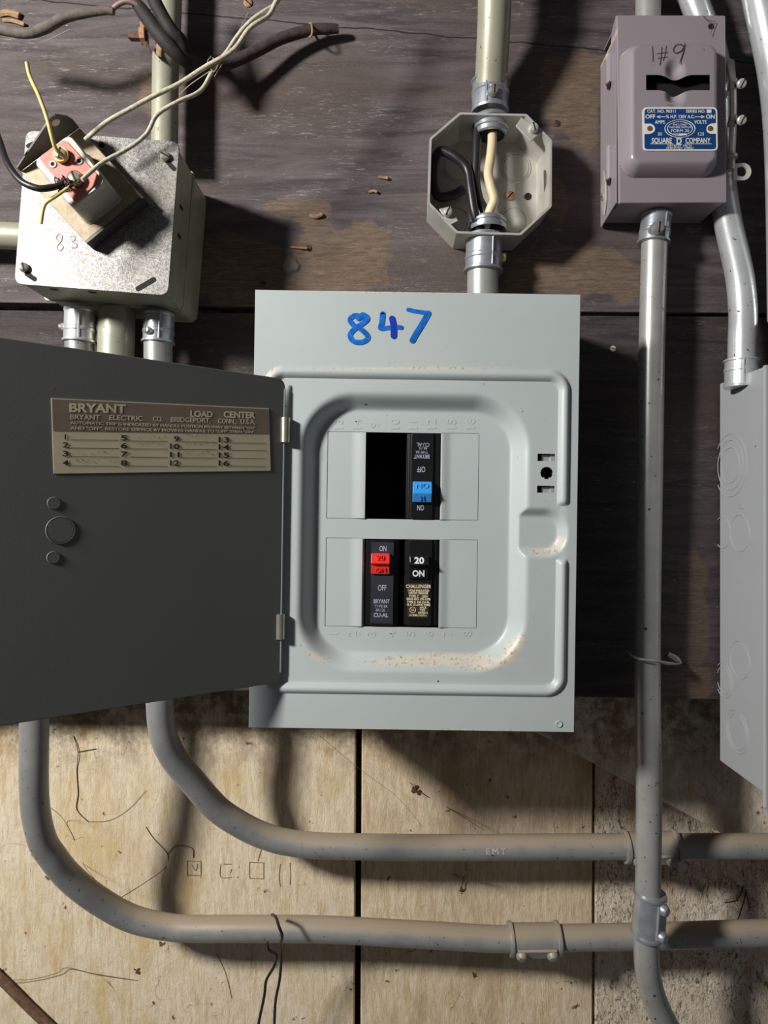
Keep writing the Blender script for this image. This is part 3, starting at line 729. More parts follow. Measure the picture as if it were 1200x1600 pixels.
RP = .0117
c1 = conduit([(247, 530, .036), (247, 620, .034), (247, 800, .02), (248, 1000, .016), (249, 1085, .015), (254, 1142, .010), (269, 1180, .002), (299, 1218, -.010), (338, 1262, -.024), (372, 1286, -.032), (408, 1304, -.038), (450, 1316, -.041), (520, 1322, -.042), (700, 1324, -.042), (900, 1323, -.042), (1260, 1322, -.042)], .0123, 'emt_dusty', 'upper dusty grey conduit curving from under the open door to the right edge')
c2 = conduit([(124, 530, .036), (122, 600, .036), (95, 760, .036), (62, 950, .034), (55, 1080, .034), (53, 1190, .03), (55, 1260, .022), (66, 1312, .012), (83, 1340, .004), (104, 1366, -.006), (132, 1391, -.016), (162, 1412, -.026), (190, 1428, -.033), (218, 1439, -.038), (260, 1448, -.042), (300, 1451, -.043), (380, 1451, -.043), (500, 1452, -.043), (600, 1457, -.043), (690, 1462, -.043), (780, 1467, -.043), (900, 1465, -.043), (1050, 1462, -.043), (1260, 1455, -.043)], .0122, 'emt_dusty', 'lower dusty grey conduit making the wide bend at the bottom left')
coupling(P(795, 1467, -.043), P(874, 1466, -.043), .0126, 'dusty conduit coupling on the lower horizontal conduit', (0, -.85, -.5), 'emt_dusty')
coupling(P(974, 1323, -.042), P(1058, 1322, -.042), .0126, 'dusty conduit coupling on the upper horizontal conduit, behind the vertical conduit', (0, -.85, -.5), 'emt_dusty')
b = MB(); b.text('EMT', facing(775, 1331, -.0298, 0), .0085, ext=.0001, spacing=1.3, sx=1.1); b.build('stamped_letters', 'chalk', c1, smooth=False)
conduit([(1024, 330, .022), (1022, 400, .022), (1018, 560, .022), (1015, 760, .02), (1012, 960, .018), (1012, 1100, .018), (1014, 1240, .016), (1013, 1340, .014), (1012, 1430, .012), (1010, 1490, .008), (1014, 1530, .004), (1026, 1570, -.002), (1046, 1610, -.008), (1075, 1660, -.014), (1160, 1800, -.03)], .01135, 'emt', 'vertical grey conduit running down from the mauve switch box, right of the panel', name='conduit')
connector(P(1026, 336, .022), P(1021, 381, .022), .0118, 'zinc conduit connector with a slotted screw under the mauve switch box', screw=(P(1027, 357, .037), (.05, -1, -.05), 'screw'), sr=.0052)
coupling(P(1015.5, 1394, .013), P(1010.5, 1462, .0105), .01165, 'zinc conduit coupling on the vertical conduit, in front of the horizontal ones', (.5, -.8, 0))
# top centre conduit and its connectors
conduit([(773, -280, .055), (773, -60, .055), (773, -10, .052), (771.5, 40, .044), (769, 90, .034), (766.5, 140, .024), (766, 160, .022)], .0144, 'emt_olive', 'thick olive-grey conduit rising from the open octagonal box to the top edge')
conduit([(754.5, 405, .022), (754, 470, .022), (754, 500, .022)], .0141, 'emt', 'short grey conduit between the octagonal box and the top of the panel')
connector(P(765.5, 178, .022), P(766.5, 128, .022), .0146, 'zinc connector on top of the octagonal box', screw=(P(771, 141, .041), (.15, -1, 0), 'screw'), sr=.0042)
connector(P(757, 370, .022), P(755, 426, .022), .0146, 'zinc connector with a brass side screw below the octagonal box', screw=(P(785, 403, .026), (1, -.25, 0), 'brass'), sr=.0042)
# left box conduits
conduit([(259, 88, .028), (258, 150, .028), (257, 245, .028)], .0116, 'emt_olive', 'olive-grey conduit standing on the left square box')
conduit([(266, -280, .025), (266, -60, .025), (265, 0, .025), (263, 60, .025), (262, 96, .025)], .0107, 'emt_olive', 'olive-grey conduit at the top edge behind the black cables')
conduit([(-400, 360, .022), (-60, 367, .022), (0, 368, .022), (60, 371, .022)], .0118, 'emt_olive', 'short olive-grey conduit entering the square box from the left edge')
conduit([(183, 485, .03), (182, 520, .03), (181, 600, .03), (190, 700, .04), (230, 790, .052), (300, 820, .054), (400, 824, .05)], .0158, 'emt_olive', 'thick yellowish conduit under the square box, between two zinc connectors')
connector(P(126, 484, .036), P(124, 536, .036), .0118, 'zinc connector under the square box, the left one', screw=(P(97, 511, .038), (-1, -.3, 0), 'screw'), mat='galv_bright', sr=.003)
connector(P(249, 490, .036), P(247, 537, .036), .0118, 'zinc connector under the square box, the right one', screw=(P(231, 516, .05), (-.5, -1, 0), 'screw'), mat='zinc', sr=.003)
# right hand conduits
cr = conduit([(1062, -280, .02), (1062, -60, .02), (1080, -10, .018), (1092, 22, .016), (1108, 62, .0125), (1118, 98, .0122), (1124, 150, .0122), (1125, 220, .0125), (1129, 290, .015), (1138, 350, .02), (1148, 395, .026), (1157, 440, .032), (1161, 490, .036), (1160, 530, .038), (1159, 600, .038)], .0117, 'emt_white', 'shiny conduit passing behind the mauve switch box down to the grey box')
b = MB(); b.box(P(1178, 473, .040), P(1181.5, 503, .037)); b.build('paint_mark', 'pink_mark', cr, smooth=False)
conduit([(1150, -260, .045), (1178, -70, .05), (1188, -10, .05), (1203, 60, .05), (1214, 120, .05), (1222, 200, .05), (1226, 320, .05), (1228, 500, .045)], .0145, 'emt_white', 'bright white conduit curving down the top right edge')
connector(P(1158, 606, .038), P(1159, 562, .038), .0122, 'shiny connector on top of the grey box at the right edge', mat='galv_bright', screw=(P(1181, 570, .045), (1, -.3, 0), 'screw'), sr=.0022, rib=True)
conduit([(1014, -280, .022), (1014, -70, .022), (1013, -10, .022), (1012, 50, .022)], .0110, 'emt', 'grey conduit entering the top of the mauve switch box')

# ------------------------------------------------------------------ octagonal box
ob = thing('octagon_box', P(766, 391, 0), 'open octagonal steel junction box holding black and cream wires', 'junction box')
rim = [(718, 175.5), (823, 178), (862.5, 219), (862, 323), (814, 367.5), (713, 364.5), (668, 318), (671, 216)]
fo = PP(rim, .04); fo = rpoly(fo, .0012, 2); bo = setd(fo, .0005); c0 = sum(fo, Vector())/len(fo)
bo = [c0+(p-c0) if False else p for p in bo]
inn = [Vector((c0.x+(p.x-c0.x)*.965, p.y, c0.z+(p.z-c0.z)*.965)) for p in fo]
b = MB(); b.shell([Vector((c0.x+(p.x-c0.x)*.97, -.0005, c0.z+(p.z-c0.z)*.97)) for p in fo], fo, inn, [Vector((c0.x+(p.x-c0.x)*.93, -.0035, c0.z+(p.z-c0.z)*.93)) for p in inn])
b.build('box_body', 'box_galv', ob, smooth=True, angle=20)
for (px, py, r_) in ((806, 262, 22.5), (716, 262, 22.5), (802, 345, 21), (712, 345, 21)):
    c = P(px, py, .0036); s_ = r_*kd(.004); ring = [c+Vector((math.cos(a)*s_, 0, math.sin(a)*s_)) for a in [2*math.pi*i/32 for i in range(32)]]
    b = MB(); b.tube(ring, .0007, 6, smooth=False, closed=True); b.lathe(c, (0, -1, 0), [(0, s_*.92), (.0007, s_*.88), (.0007, 0)], 32, cap=False); b.build('knockout', 'box_galv', ob)
screw_head(ob, P(797, 306, .004), (0, -1, 0), .0042, .002, 0, 'rust_light', 'mounting_screw')
b = MB(); b.lathe(P(825, 307, .0037), (0, -1, 0), [(0, .0034), (.0002, .0034), (.0002, 0)], 20, cap=False); b.build('mounting_hole', 'black', ob)
# side knockout slot on the right wall
b = MB(); c = P(853.5, 286, .0215); c.x = fo[6].x*.0+max(p.x for p in inn)*1.0-.0012
b.lathe(c, (-1, 0, 0), [(0, .011), (.0005, .0105), (.0005, 0)], 28, cap=False); b.build('side_knockout', 'dark_or_shaded_steel', ob)
for (px, py, cs) in ((833, 202, ((815, 183), (846, 206), (829, 221), (806, 196))), (699, 333, ((686, 326), (704, 322), (716, 345), (702, 352)))):
    b = MB(); q = PP(cs, .0395); b.loft([setd(q, .037), q]); b.build('screw_tab', 'box_galv', ob, smooth=False, bevel=.0005)
    screw_head(ob, P(px, py, .0395), (0, -1, 0), .0042, .0052, 60 if px > 800 else 20, 'box_galv', 'cover_screw')
for (ctr, dirz, mt) in ((P(766.5, 190, .022), -1, 'zinc'), (P(762, 358, .022), 1, 'zinc')):
    b = MB(); L0 = Vector((ctr.x, ctr.y, ctr.z)); b.lathe(L0, (0, 0, dirz), [(-.002, .0165), (0, .0172), (.0015, .0172), (.002, .0155), (.004, .0155), (.005, .0165), (.0085, .0165), (.009, .0152), (.0125, .0150), (.0135, .0142), (.0135, .0125), (.001, .0125)] if dirz < 0 else [(-.002, .0165), (0, .0172), (.0015, .0172), (.002, .0155), (.004, .0155), (.0045, .0165), (.0065, .0165), (.007, .0150), (.009, .0146), (.009, .0125), (.001, .0125)], 40, cap=False)
    o = b.build('locknut', mt, ob, angle=30)
    b = MB(); b.lathe(L0, (0, 0, dirz), [(.0125 if dirz < 0 else .0045, .0126), (.0125 if dirz < 0 else .0045, 0)], 30, cap=False); b.build('bore', 'black', o)
# wires inside
def wire(pts, r, mat, label, name='wire', grp=None, seg=12, sub=8):
    b = MB(); b.tube(PL(pts), r, seg, sub=sub); return tag(b.build(name, mat, angle=60), label, 'wire', grp)
wire([(746, 185, .024), (745, 215, .026), (744, 245, .027), (743, 280, .027), (748, 310, .026), (757, 330, .025), (762, 362, .023)], .0042, 'rubber', 'straight black wire running down the octagonal box from top fitting to bottom fitting')
wire([(752, 364, .026), (742, 335, .030), (736, 300, .031), (730, 265, .030), (712, 246, .030), (690, 236, .028), (680, 250, .026), (677, 278, .022), (684, 306, .018), (704, 306, .012), (724, 296, .010)], .0042, 'rubber', 'black wire looped against the left side of the octagonal box')
wire([(769, 185, .025), (769, 222, .027), (766, 250, .029), (763, 272, .031), (767, 292, .033), (772, 312, .033), (766, 328, .031), (760, 348, .026), (758, 364, .023)], .0042, 'cream_wire', 'kinked cream wire running down the octagonal box')

# ------------------------------------------------------------------ mauve switch box
SF = .045
sw = thing('switch_box', P(1050, 345, 0), 'mauve-grey steel switch box with a blue and cream nameplate', 'electrical switch')
fr = PP([(963, 22.5), (1134.5, 23), (1136.5, 317), (967, 318)], SF); x0 = fr[0].x; x1 = fr[2].x; z1 = fr[0].z; z0 = fr[2].z
b = MB()
r0 = rpoly(fr, .0012, 3); frb = [Vector((p.x, -SF+.002, p.z)) for p in r0]; fr2 = [Vector((sum(p.x for p in r0)/len(r0)+(p.x-sum(q.x for q in r0)/len(r0))*.985, -SF, sum(q.z for q in r0)/len(r0)+(p.z-sum(q.z for q in r0)/len(r0))*.992)) for p in r0]
b.loft([frb, fr2]); 
b.box((x0+.0006, -SF+.002, z0+.0005), (x1-.003, -SF+.006, z1-.0005))
# top and bottom and right walls, inner side left hollow
b.box((x0+.003, -SF+.004, z0+.0008), (x1-.0035, -.001, z0+.0022)); b.box((x0+.003, -SF+.004, z1-.0022), (x1-.0035, -.001, z1-.0008)); b.box((x1-.0048, -SF+.004, z0+.001), (x1-.0035, -.001, z1-.001))
b.build('box_body', 'purple', sw, smooth=False, bevel=.0005)
# left side plate with cut corner
lz = lambda py, d: P(0, py, d).z
side = [(SF-.001, z1-.0004), (SF-.012, z1-.0004-.006), (SF-.014, z1-.016), (.002, lz(105, 0)), (.002, lz(357, 0)), (.006, lz(357, 0)), (SF-.001, z0+.0004)]
b = MB(); b.loft([[Vector((x0+.0012, -d_, z_)) for d_, z_ in side], [Vector((x0-.0002, -d_, z_)) for d_, z_ in side]]); b.build('hinge_side', 'purple', sw, smooth=False, bevel=.0004)
for (ya, yb) in ((83, 132), (226, 282)):
    d_ = .030; a = P(0, ya, d_); c = P(0, yb, d_); b = MB(); A = Vector((x0-.0006, -d_, a.z)); C_ = Vector((x0-.0006, -d_, c.z)); b.lathe(A, C_-A, [(0, .0012), (.002, .0038), ((C_-A).length-.0005, .0038), ((C_-A).length, .003)], 20); hk = b.build('hinge_knuckle', 'purple', sw)
    b = MB(); q = C_+Vector((-.0012, 0, -.0002)); b.lathe(q, (-1, 0, 0), [(0, .004), (.0006, .0036), (.0006, 0)], 18, cap=False); b.build('hinge_opening', 'black', hk)
b = MB(); cpt = Vector((x0-.0006, -.0165, lz(302, .014))); b.loft([[cpt+Vector((0, dy, dz_)) for dy, dz_ in ((0, .020), (-.006, .003), (-.006, -.010), (-.001, -.022), (.006, -.012), (.0065, .006))], [cpt+Vector((-.0016, dy, dz_)) for dy, dz_ in ((0, .020), (-.006, .003), (-.006, -.010), (-.001, -.022), (.006, -.012), (.0065, .006))]])
o = b.build('side_clip', 'box_galv', sw, smooth=False, bevel=.0005); screw_head(o, cpt+Vector((-.0016, .001, -.004)), (-1, 0, 0), .0032, .0015, 20, 'screw')
# raised cover with pinched slot as a height field
CFH = .0135; CFd = SF+CFH
cx0, cx1 = P(975.5, 0, CFd).x+.0005, P(1131, 0, CFd).x; cz1, cz0 = P(0, 56, CFd).z-.001, P(0, 266, CFd).z
sl = [P(1009.5, 117, CFd), P(1109, 141, CFd)]; scx = P(1055, 0, CFd).x; scz = (sl[0].z+sl[1].z)/2; shh = (sl[0].z-sl[1].z)/2
xs = [cx0+(cx1-cx0)*i/110 for i in range(111)]; zs = [cz0+(cz1-cz0)*i/150 for i in range(151)]
xs = sorted([x for x in xs if abs(x-sl[0].x) > .0005 and abs(x-sl[1].x) > .0005]+[sl[0].x, sl[1].x])
zs = sorted([z for z in zs if abs(z-sl[0].z) > .0006 and abs(z-sl[1].z) > .0006]+[sl[0].z, sl[1].z])
def h2(x, z):
    s_ = -sd_rr(x, z, (cx0+cx1)/2, (cz0+cz1)/2, (cx1-cx0)/2, (cz1-cz0)/2, .014)
    h = 0 if s_ <= 0 else CFH*math.sin(min(1, s_/.0085)*math.pi/2)**.8
    for q in (1, -1):
        dd = math.hypot((x-scx)/.010, (z-(scz+q*.0105))/.0125)
        h -= .0045*ss(1-dd)
    return h
b = MB(); nx = len(xs); vs = []; 
for z in zs:
    for x in xs:
        zz = z
        if sl[0].x < x < sl[1].x:
            if z >= sl[0].z-1e-7: zz = z-.0038*ss(1-abs(x-scx)/.015)*max(0, 1-(z-sl[0].z)/.012)
            elif z <= sl[1].z+1e-7: zz = z-.0030*ss(1-abs(x-scx)/.015)*max(0, 1-(sl[1].z-z)/.012)
        vs.append((x, -(SF+h2(x, zz)), zz))
fs = []
for j in range(len(zs)-1):
    for i in range(nx-1):
        xc = (xs[i]+xs[i+1])/2; zc = (zs[j]+zs[j+1])/2
        if sl[0].x < xc < sl[1].x and sl[1].z < zc < sl[0].z: continue
        if sd_rr(xc, zc, (cx0+cx1)/2, (cz0+cz1)/2, (cx1-cx0)/2, (cz1-cz0)/2, .0135) > 0: continue
        a = j*nx+i; fs.append((a, a+1, a+nx+1, a+nx))
# remove rows between slot edges that cross the pinch
b._a(vs, fs); cv = b.build('raised_cover', 'purple', sw, angle=60)
b = MB(); q = [Vector((sl[0].x-.004, -(SF+.004), sl[1].z-.008)), Vector((sl[1].x+.004, -(SF+.004), sl[1].z-.008)), Vector((sl[1].x+.004, -(SF+.004), sl[0].z+.008)), Vector((sl[0].x-.004, -(SF+.004), sl[0].z+.008))]
b.loft([[p+Vector((0, .002, 0)) for p in q], q]); b.build('slot_interior', 'black', cv, smooth=False)
b = MB(); b.lathe(P(1111, 41.5, SF+.0001), (0, -1, 0), [(0, .0026), (.0002, .0026), (.0002, 0)], 20, cap=False); b.build('seal_hole', 'black', sw)
# pencil "1#9"
b = MB(); dd = CFd+.0002
for pts, w_ in (([(1019, 73), (1020, 84), (1020, 96)], 1.2), ([(1026, 84), (1034, 83), (1043, 82)], 1.0), ([(1034, 74), (1033, 88), (1031, 102)], 1.2), ([(1041, 72), (1039, 85), (1036, 95)], 1.0), ([(1028, 91), (1036, 90), (1043, 89)], 1.0),
               ([(1069, 73), (1062, 69), (1055, 72), (1052, 79), (1056, 83), (1064, 80), (1069, 72), (1070, 68), (1068, 80), (1064, 92), (1062, 99)], 1.6)): stroke(b, pts, w_, dd)
b.build('pencil_mark', 'pencil', cv, smooth=False)
# nameplate
ND = CFd+.0008
q = PP([(1004, 167.5), (1120.5, 167.5), (1121.5, 235.5), (1005, 235.5)], ND); r0 = rpoly(q, .0040, 6); b = MB(); b.loft([setd(r0, CFd-.0004), r0]); npl = b.build('nameplate', 'plate_white', sw, smooth=False, label='blue and cream enamel nameplate')
b = MB(); bl = [(1007, 170), (1118, 170), (1118.5, 192), (1110, 193), (1103.5, 197), (1103.5, 206), (1110, 209), (1118.5, 209), (1119, 233), (1007, 233), (1007, 209.5), (1017, 209), (1023.5, 205), (1023.5, 197), (1017, 193), (1007, 193)]
rr = [.0028, .0028, .0, .001, .0025, .0025, .001, 0, .0028, .0028, 0, .001, .0025, .0025, .001, 0]
r0 = rpoly(PP(bl, ND+.00015), rr, 4); b.loft([setd(r0, ND-.0001), r0]); b.build('blue_field', 'plate_blue', npl, smooth=False)
b = MB(); ND2 = ND+.0003
def nt(s_, px, py, size, sx_=1., bold=0.): b.text(s_, facing(px, py, ND2), size, ext=.00003, bold=bold, sx=sx_)
nt('CAT. NO. 90311', 1034, 174, .0037, .95, .00006); nt('SERIES NO.', 1087, 174, .0037, .92, .00006); b.box(P(1104.3, 171, ND2), P(1111.5, 176.5, ND2-.0001))
nt('OFF', 1016, 182.5, .0048, 1.0, .0001); nt('¾ H.P. 120V A.C.', 1063, 182.5, .0040, .84, .00008); nt('ON', 1110, 182.5, .0048, 1., .0001)
for a, tip in ((1040, 1025.5), (1085.5, 1101.5)):
    b.box(P(min(a, tip)+(4 if tip < a else 0), 182, ND2), P(max(a, tip)-(0 if tip < a else 4), 183, ND2-.0001)); s_ = 1 if tip > a else -1
    b._a([P(tip, 182.5, ND2), P(tip-s_*6, 180, ND2), P(tip-s_*6, 185, ND2)], [(0, 1, 2)])
nt('AMPS', 1031, 191, .0042, .82, .00006); nt('VOLTS', 1094.5, 191, .0042, .82, .00006); nt('30', 1031, 209.5, .0040); nt('125', 1095, 209.5, .0040)
for rx, ry in ((23.5, 13.8), (19.5, 10.8)):
    ring = [P(1062.5+rx*math.cos(a), 201+ry*math.sin(a), ND2) for a in [2*math.pi*i/40 for i in range(40)]]; b.tube(ring, .0003, 6, smooth=False, closed=True)
nt('ENCLOSED', 1062.5, 195, .0024); nt('MACHINE SWITCH', 1062.5, 199, .0024, .9); nt('FORM 30', 1062.5, 204.5, .0036, 1.1); nt('TYPE', 1056, 210, .0022); b.box(P(1061, 208.5, ND2), P(1073, 211.7, ND2-.0001))
nt('SQUARE', 1034, 220, .0062, .74, .00012); nt('D', 1061, 221, .0068, .95, .0002); nt('COMPANY', 1090.5, 220, .0062, .70, .00012)
for a, c in ((1016, 1052), (1070, 1112)): b.box(P(a, 224.3, ND2), P(c, 225.2, ND2-.0001))
for r4 in (((1056.5, 216), (1065.5, 217)), ((1056.5, 225.2), (1065.5, 226.2))): b.box(P(*r4[0], ND2), P(*r4[1], ND2-.0001))
nt('DETROIT, MICH.', 1062.5, 228.3, .0034, .85); nt('PATENT NO. 1698062', 1062.5, 232, .0026, .95)
b.build('lettering', 'plate_white', npl, smooth=False)
for px in (1015, 1109.5):
    b = MB(); b.lathe(P(px, 201, ND-.0002), (0, -1, 0), [(0, .0024), (.0006, .0022), (.0009, .0008), (.0009, 0)], 18, cap=False); b.build('rivet', 'rivet', npl)
# ground clamp beside the switch
gc = thing('ground_clamp', P(1145, 270, .03), 'pale metal ground clamp with two screws and a ring lug, right of the switch box', 'clamp')
gd = .034
b = MB(); b.tube(PL([(1142, 95, gd-.012), (1144, 122, gd), (1146, 160, gd), (1145, 210, gd-.004), (1143, 250, gd-.004)]), .0034, 12, flat=.5); b.build('strap', 'box_galv', gc)
for py in (130, 187):
    b = MB(); b.cyl(P(1139, py+2, gd-.002), P(1149, py+2, gd-.001), .0052, 16); b.build('nut', 'box_galv', gc)
    a = P(1148, py+4, gd); c = P(1158, py+1, gd+.010); b = MB(); b.cyl(a, c, .0016, 12); b.build('bolt', 'dark_or_shaded_steel', gc); screw_head(gc, c, (c-a), .0040, .003, 20, 'box_galv', 'bolt_head')
b = MB(); b.cyl(P(1142, 238, gd-.002), P(1142, 266, gd-.002), .0036, 14); b.cyl(P(1143, 243, gd), P(1143, 248, gd), .0050, 14); b.build('lug_barrel', 'box_galv', gc)
b = MB(); ri = []; ro_ = []
out = [(1146, 256)]+[(1161+13*math.cos(a), 268+13.5*math.sin(a)) for a in [math.pi*(-.5+i/12) for i in range(13)]]+[(1146, 281)]
b2 = PP(out, gd+.001); n_ = len(b2); cc = P(1158, 268, gd+.001); rin = 8.4*kd(gd)
inner = []
for p in b2:
    v_ = (p-cc); a_ = math.atan2(v_.z, v_.x); inner.append(cc+Vector((math.cos(a_)*rin, 0, math.sin(a_)*rin)))
b.loft([[p+Vector((0, .0012, 0)) for p in inner], [p+Vector((0, .0012, 0)) for p in b2], b2, inner, [p+Vector((0, .0012, 0)) for p in inner]], cap=(False, False)); b.build('ring_lug', 'box_galv', gc, smooth=False)

# ------------------------------------------------------------------ grey box at the right edge
gx0 = P(1193, 0, .075).x; gz1_ = P(0, 573, .075).z; gz0_ = P(0, 1262, .075).z
gb = thing('gutter_box', Vector((gx0+.06, 0, gz0_)), 'tall light grey steel box with round knockouts, cut off by the right edge', 'electrical box')
b = MB(); b.box((gx0, -.075, gz0_+.012), (gx0+.2, -.001, gz1_)); b.build('box_body', 'gutter', gb, smooth=False, bevel=.0012)
b = MB(); b.box((gx0-.0012, -.0785, gz0_), (gx0+.2, -.0745, gz1_+.001)); b.build('front_cover', 'gutter', gb, smooth=False, bevel=.0016)
def side_px(px, py):   # photo point on the left side of the box
    s_ = gx0/(px-600); return Vector((gx0, -(D-s_*F), CZ-(py-800)*s_))
for grp_ in (((1141, 727), (24, 19, 13.5)), ((1156, 833), (14,)), ((1129, 832), (12,)), ((1156, 1031), (14,)), ((1131, 1063), (13, 10)), ((1152, 1143), (16, 13))):
    (px, py), rs_ = grp_; c = side_px(px, py); b = MB()
    sc_ = gx0/(px-600)
    for r_ in rs_:
        rr_ = r_*sc_*2.05; rr_ = min(rr_, .030)
        ring = [c+Vector((-.0001, math.cos(a)*rr_, math.sin(a)*rr_)) for a in [2*math.pi*i/40 for i in range(40)]]; b.tube(ring, .00042, 6, smooth=False, closed=True)
    b.build('knockout', 'gutter', gb)
for px, py in ((1158, 786), (1163, 1082)):
    c = side_px(px, py); b = MB(); b.box(c+Vector((-.0006, -.003, -.005)), c+Vector((0, .003, .005))); b.build('side_tab', 'gutter', gb, smooth=False, bevel=.0005)

# ------------------------------------------------------------------ square box on the left, cover plate
BF = .088; BA = math.radians(4.4); BCn = P(151.5, 332.5, BF)
MBx = Matrix.Translation(BCn) @ Matrix.Rotation(BA, 4, 'Y')
HS = 120.5*kd(BF)
sb = thing('square_box', P(200, 500, 0), 'deep square steel junction box with a spangled cover plate, upper left', 'junction box')
def sq(h, y, r=.004, n=4, dx=0, dz=0): return rpoly([Vector((-h+dx, y, -h+dz)), Vector((h+dx, y, -h+dz)), Vector((h+dx, y, h+dz)), Vector((-h+dx, y, h+dz))], r, n)
b = MB(MBx); b.loft([sq(HS, .0016, .007), sq(HS, .0003, .007), sq(HS-.0003, 0, .007)]); cpn = b.build('cover_plate', 'spangle', sb, smooth=False)
b = MB(MBx); b.loft([sq(HS-.002, .046, .004), sq(HS-.002, .002, .004)]); b.loft([sq(HS-.0008, .0475, .004), sq(HS-.0008, .0455, .004)]); b.build('extension_ring', 'olive_galv', sb, smooth=False, bevel=.0006)
b = MB(MBx); b.loft([sq(HS-.0015, .0878, .009, dx=.001), sq(HS-.0015, .048, .009, dx=.001)]); b.build('box_body', 'olive_galv', sb, smooth=False, bevel=.0006)
def bl_(px, py, d=BF): q_ = MBx.inverted() @ P(px, py, d); return q_
# slots and holes in the plate
b = MB(); 
def slotshape(bb, p, q, r, d):
    A = P(*p, d); B = P(*q, d); t = (B-A).normalized(); n_ = Vector((-t.z, 0, t.x))
    pts = [A+(n_*math.cos(a)-t*math.sin(a))*r for a in [math.pi*i/8 for i in range(9)]]+[B+(-n_*math.cos(a)+t*math.sin(a))*r for a in [math.pi*i/8 for i in range(9)]]
    bb.loft([[p_+Vector((0, .001, 0)) for p_ in pts], pts])
for A_, B_, r_ in (((240, 437), (216, 451), .0022), ((44, 228), (52, 224), .0018), ((262, 253), (272, 264), .0018), ((42, 428), (54, 436), .0020)):
    b = MB(); slotshape(b, A_, B_, r_, BF+.0001); b.build('cover_slot', 'black', cpn, smooth=False)
b = MB(); b.lathe(P(159, 226.5, BF+.0001), (0, -1, 0), [(0, .0024), (.0001, .0024), (.0001, 0)], 18, cap=False); b.build('cover_hole', 'black', cpn, smooth=False)
for (px, py, a) in ((258, 246, 110), (38, 419, 60)): screw_head(sb, P(px, py, BF+.0003), (.25, -1, .1), .0038, .0040, a, 'screw', 'cover_screw')
b = MB()
for pts in ([(97, 368), (92, 366), (88, 372), (94, 380), (99, 386), (94, 392), (89, 386), (96, 376), (97, 368)], [(110, 370), (117, 369), (117, 375), (113, 378), (120, 381), (119, 387), (112, 387)]): stroke(b, pts, 1.0, BF+.0001)
b.build('pencil_mark', 'pencil_pink', cpn, smooth=False)
for z_ in (.02, -.004):
    b = MB(MBx); b.box((HS-.0022, .018, z_), (HS-.0017, .026, z_-.003)); b.build('side_hole', 'black', sb, smooth=False)
for x_ in (-.04, -.008):
    b = MB(MBx); b.box((x_, .012, -HS+.0018), (x_+.006, .016, -HS+.0023)); b.build('side_hole', 'black', sb, smooth=False)

# ------------------------------------------------------------------ lampholder-like transformer on the plate
tr = thing('terminal_block', P(130, 380, BF), 'tilted metal terminal block with a pink insulating face, fixed on the square box', 'electrical device')
BD = BF+.013
bq = PP([(32, 268), (124, 199.5), (222, 306), (133, 378)], BD)
b = MB(); b.loft([setd(bq, BF+.0004), bq]); b.build('base_strap', 'tan_plate', tr, smooth=False, bevel=.0008)
bq2 = [bq[3]+Vector((.0006, .001, -.0006)), bq[2]+Vector((.0008, .001, -.0006))]
b = MB(); b.loft([[bq[3]+Vector((0, -.0004, 0)), bq[2]+Vector((0, -.0004, 0)), setd([bq[2]], BF+.0004)[0], setd([bq[3]], BF+.0004)[0]], [p+Vector((.0012, 0, -.0013)) for p in (bq[3]+Vector((0, -.0004, 0)), bq[2]+Vector((0, -.0004, 0)), setd([bq[2]], BF+.0004)[0], setd([bq[3]], BF+.0004)[0])]]); b.build('end_flange', 'dark_or_shaded_steel', tr, smooth=False)
TD_ = .130
fq = PP([(50, 252), (108, 207), (168, 284), (113, 326)], TD_); r0 = rpoly(fq, .006, 6)
cM = sum(r0, Vector())/len(r0)
def sc2(poly, f, d): return [Vector((cM.x+(p.x-cM.x)*f, -d, cM.z+(p.z-cM.z)*f)) for p in poly]
b = MB(); b.loft([sc2(r0, 1.06, BD-.0005), sc2(r0, 1.06, BD+.0006), sc2(r0, 1.0, BD+.0022), sc2(r0, 1.0, TD_-.0035), sc2(r0, .985, TD_-.0012), sc2(r0, .95, TD_)]); bd = b.build('housing', 'device_metal', tr, angle=40)
pq = PP([(59.5, 246), (101, 217), (158, 279), (118, 317)], TD_+.001); r1 = rpoly(pq, .0035, 5); b = MB(); b.loft([setd(r1, TD_-.0005), r1]); b.build('insulator_face', 'pink', tr, smooth=False, bevel=.0004)
# ear flange with a hole
e0 = P(32, 268, BD); e1 = P(124, 199.5, BD); nrm = Vector((-(e1-e0).z, 0, (e1-e0).x)).normalized()*.0014
up = lambda h: Vector((0, -h, 0)); ax = (e1-e0)
ear = [e0, e0+up(.005), e0+ax*.70+up(.0235), e0+ax*.78+up(.0265), e0+ax*.86+up(.0255), e0+ax*.97+up(.0165), e1+up(.010), e1]
if nrm.z < 0: nrm = -nrm
b = MB(); b.loft([ear, [p+nrm for p in ear]]); er = b.build('mounting_ear', 'dark_or_shaded_steel', tr, smooth=False)  # shade of the inner face, turned from the lamp, is in the dark colour
hcn = e0+ax*.80+up(.0195); b = MB(); b.lathe(hcn-nrm*.1, -nrm, [(0, .0034), (.00015, .0034), (.00015, 0)], 18, cap=False); b.build('ear_hole', 'chalk', er)
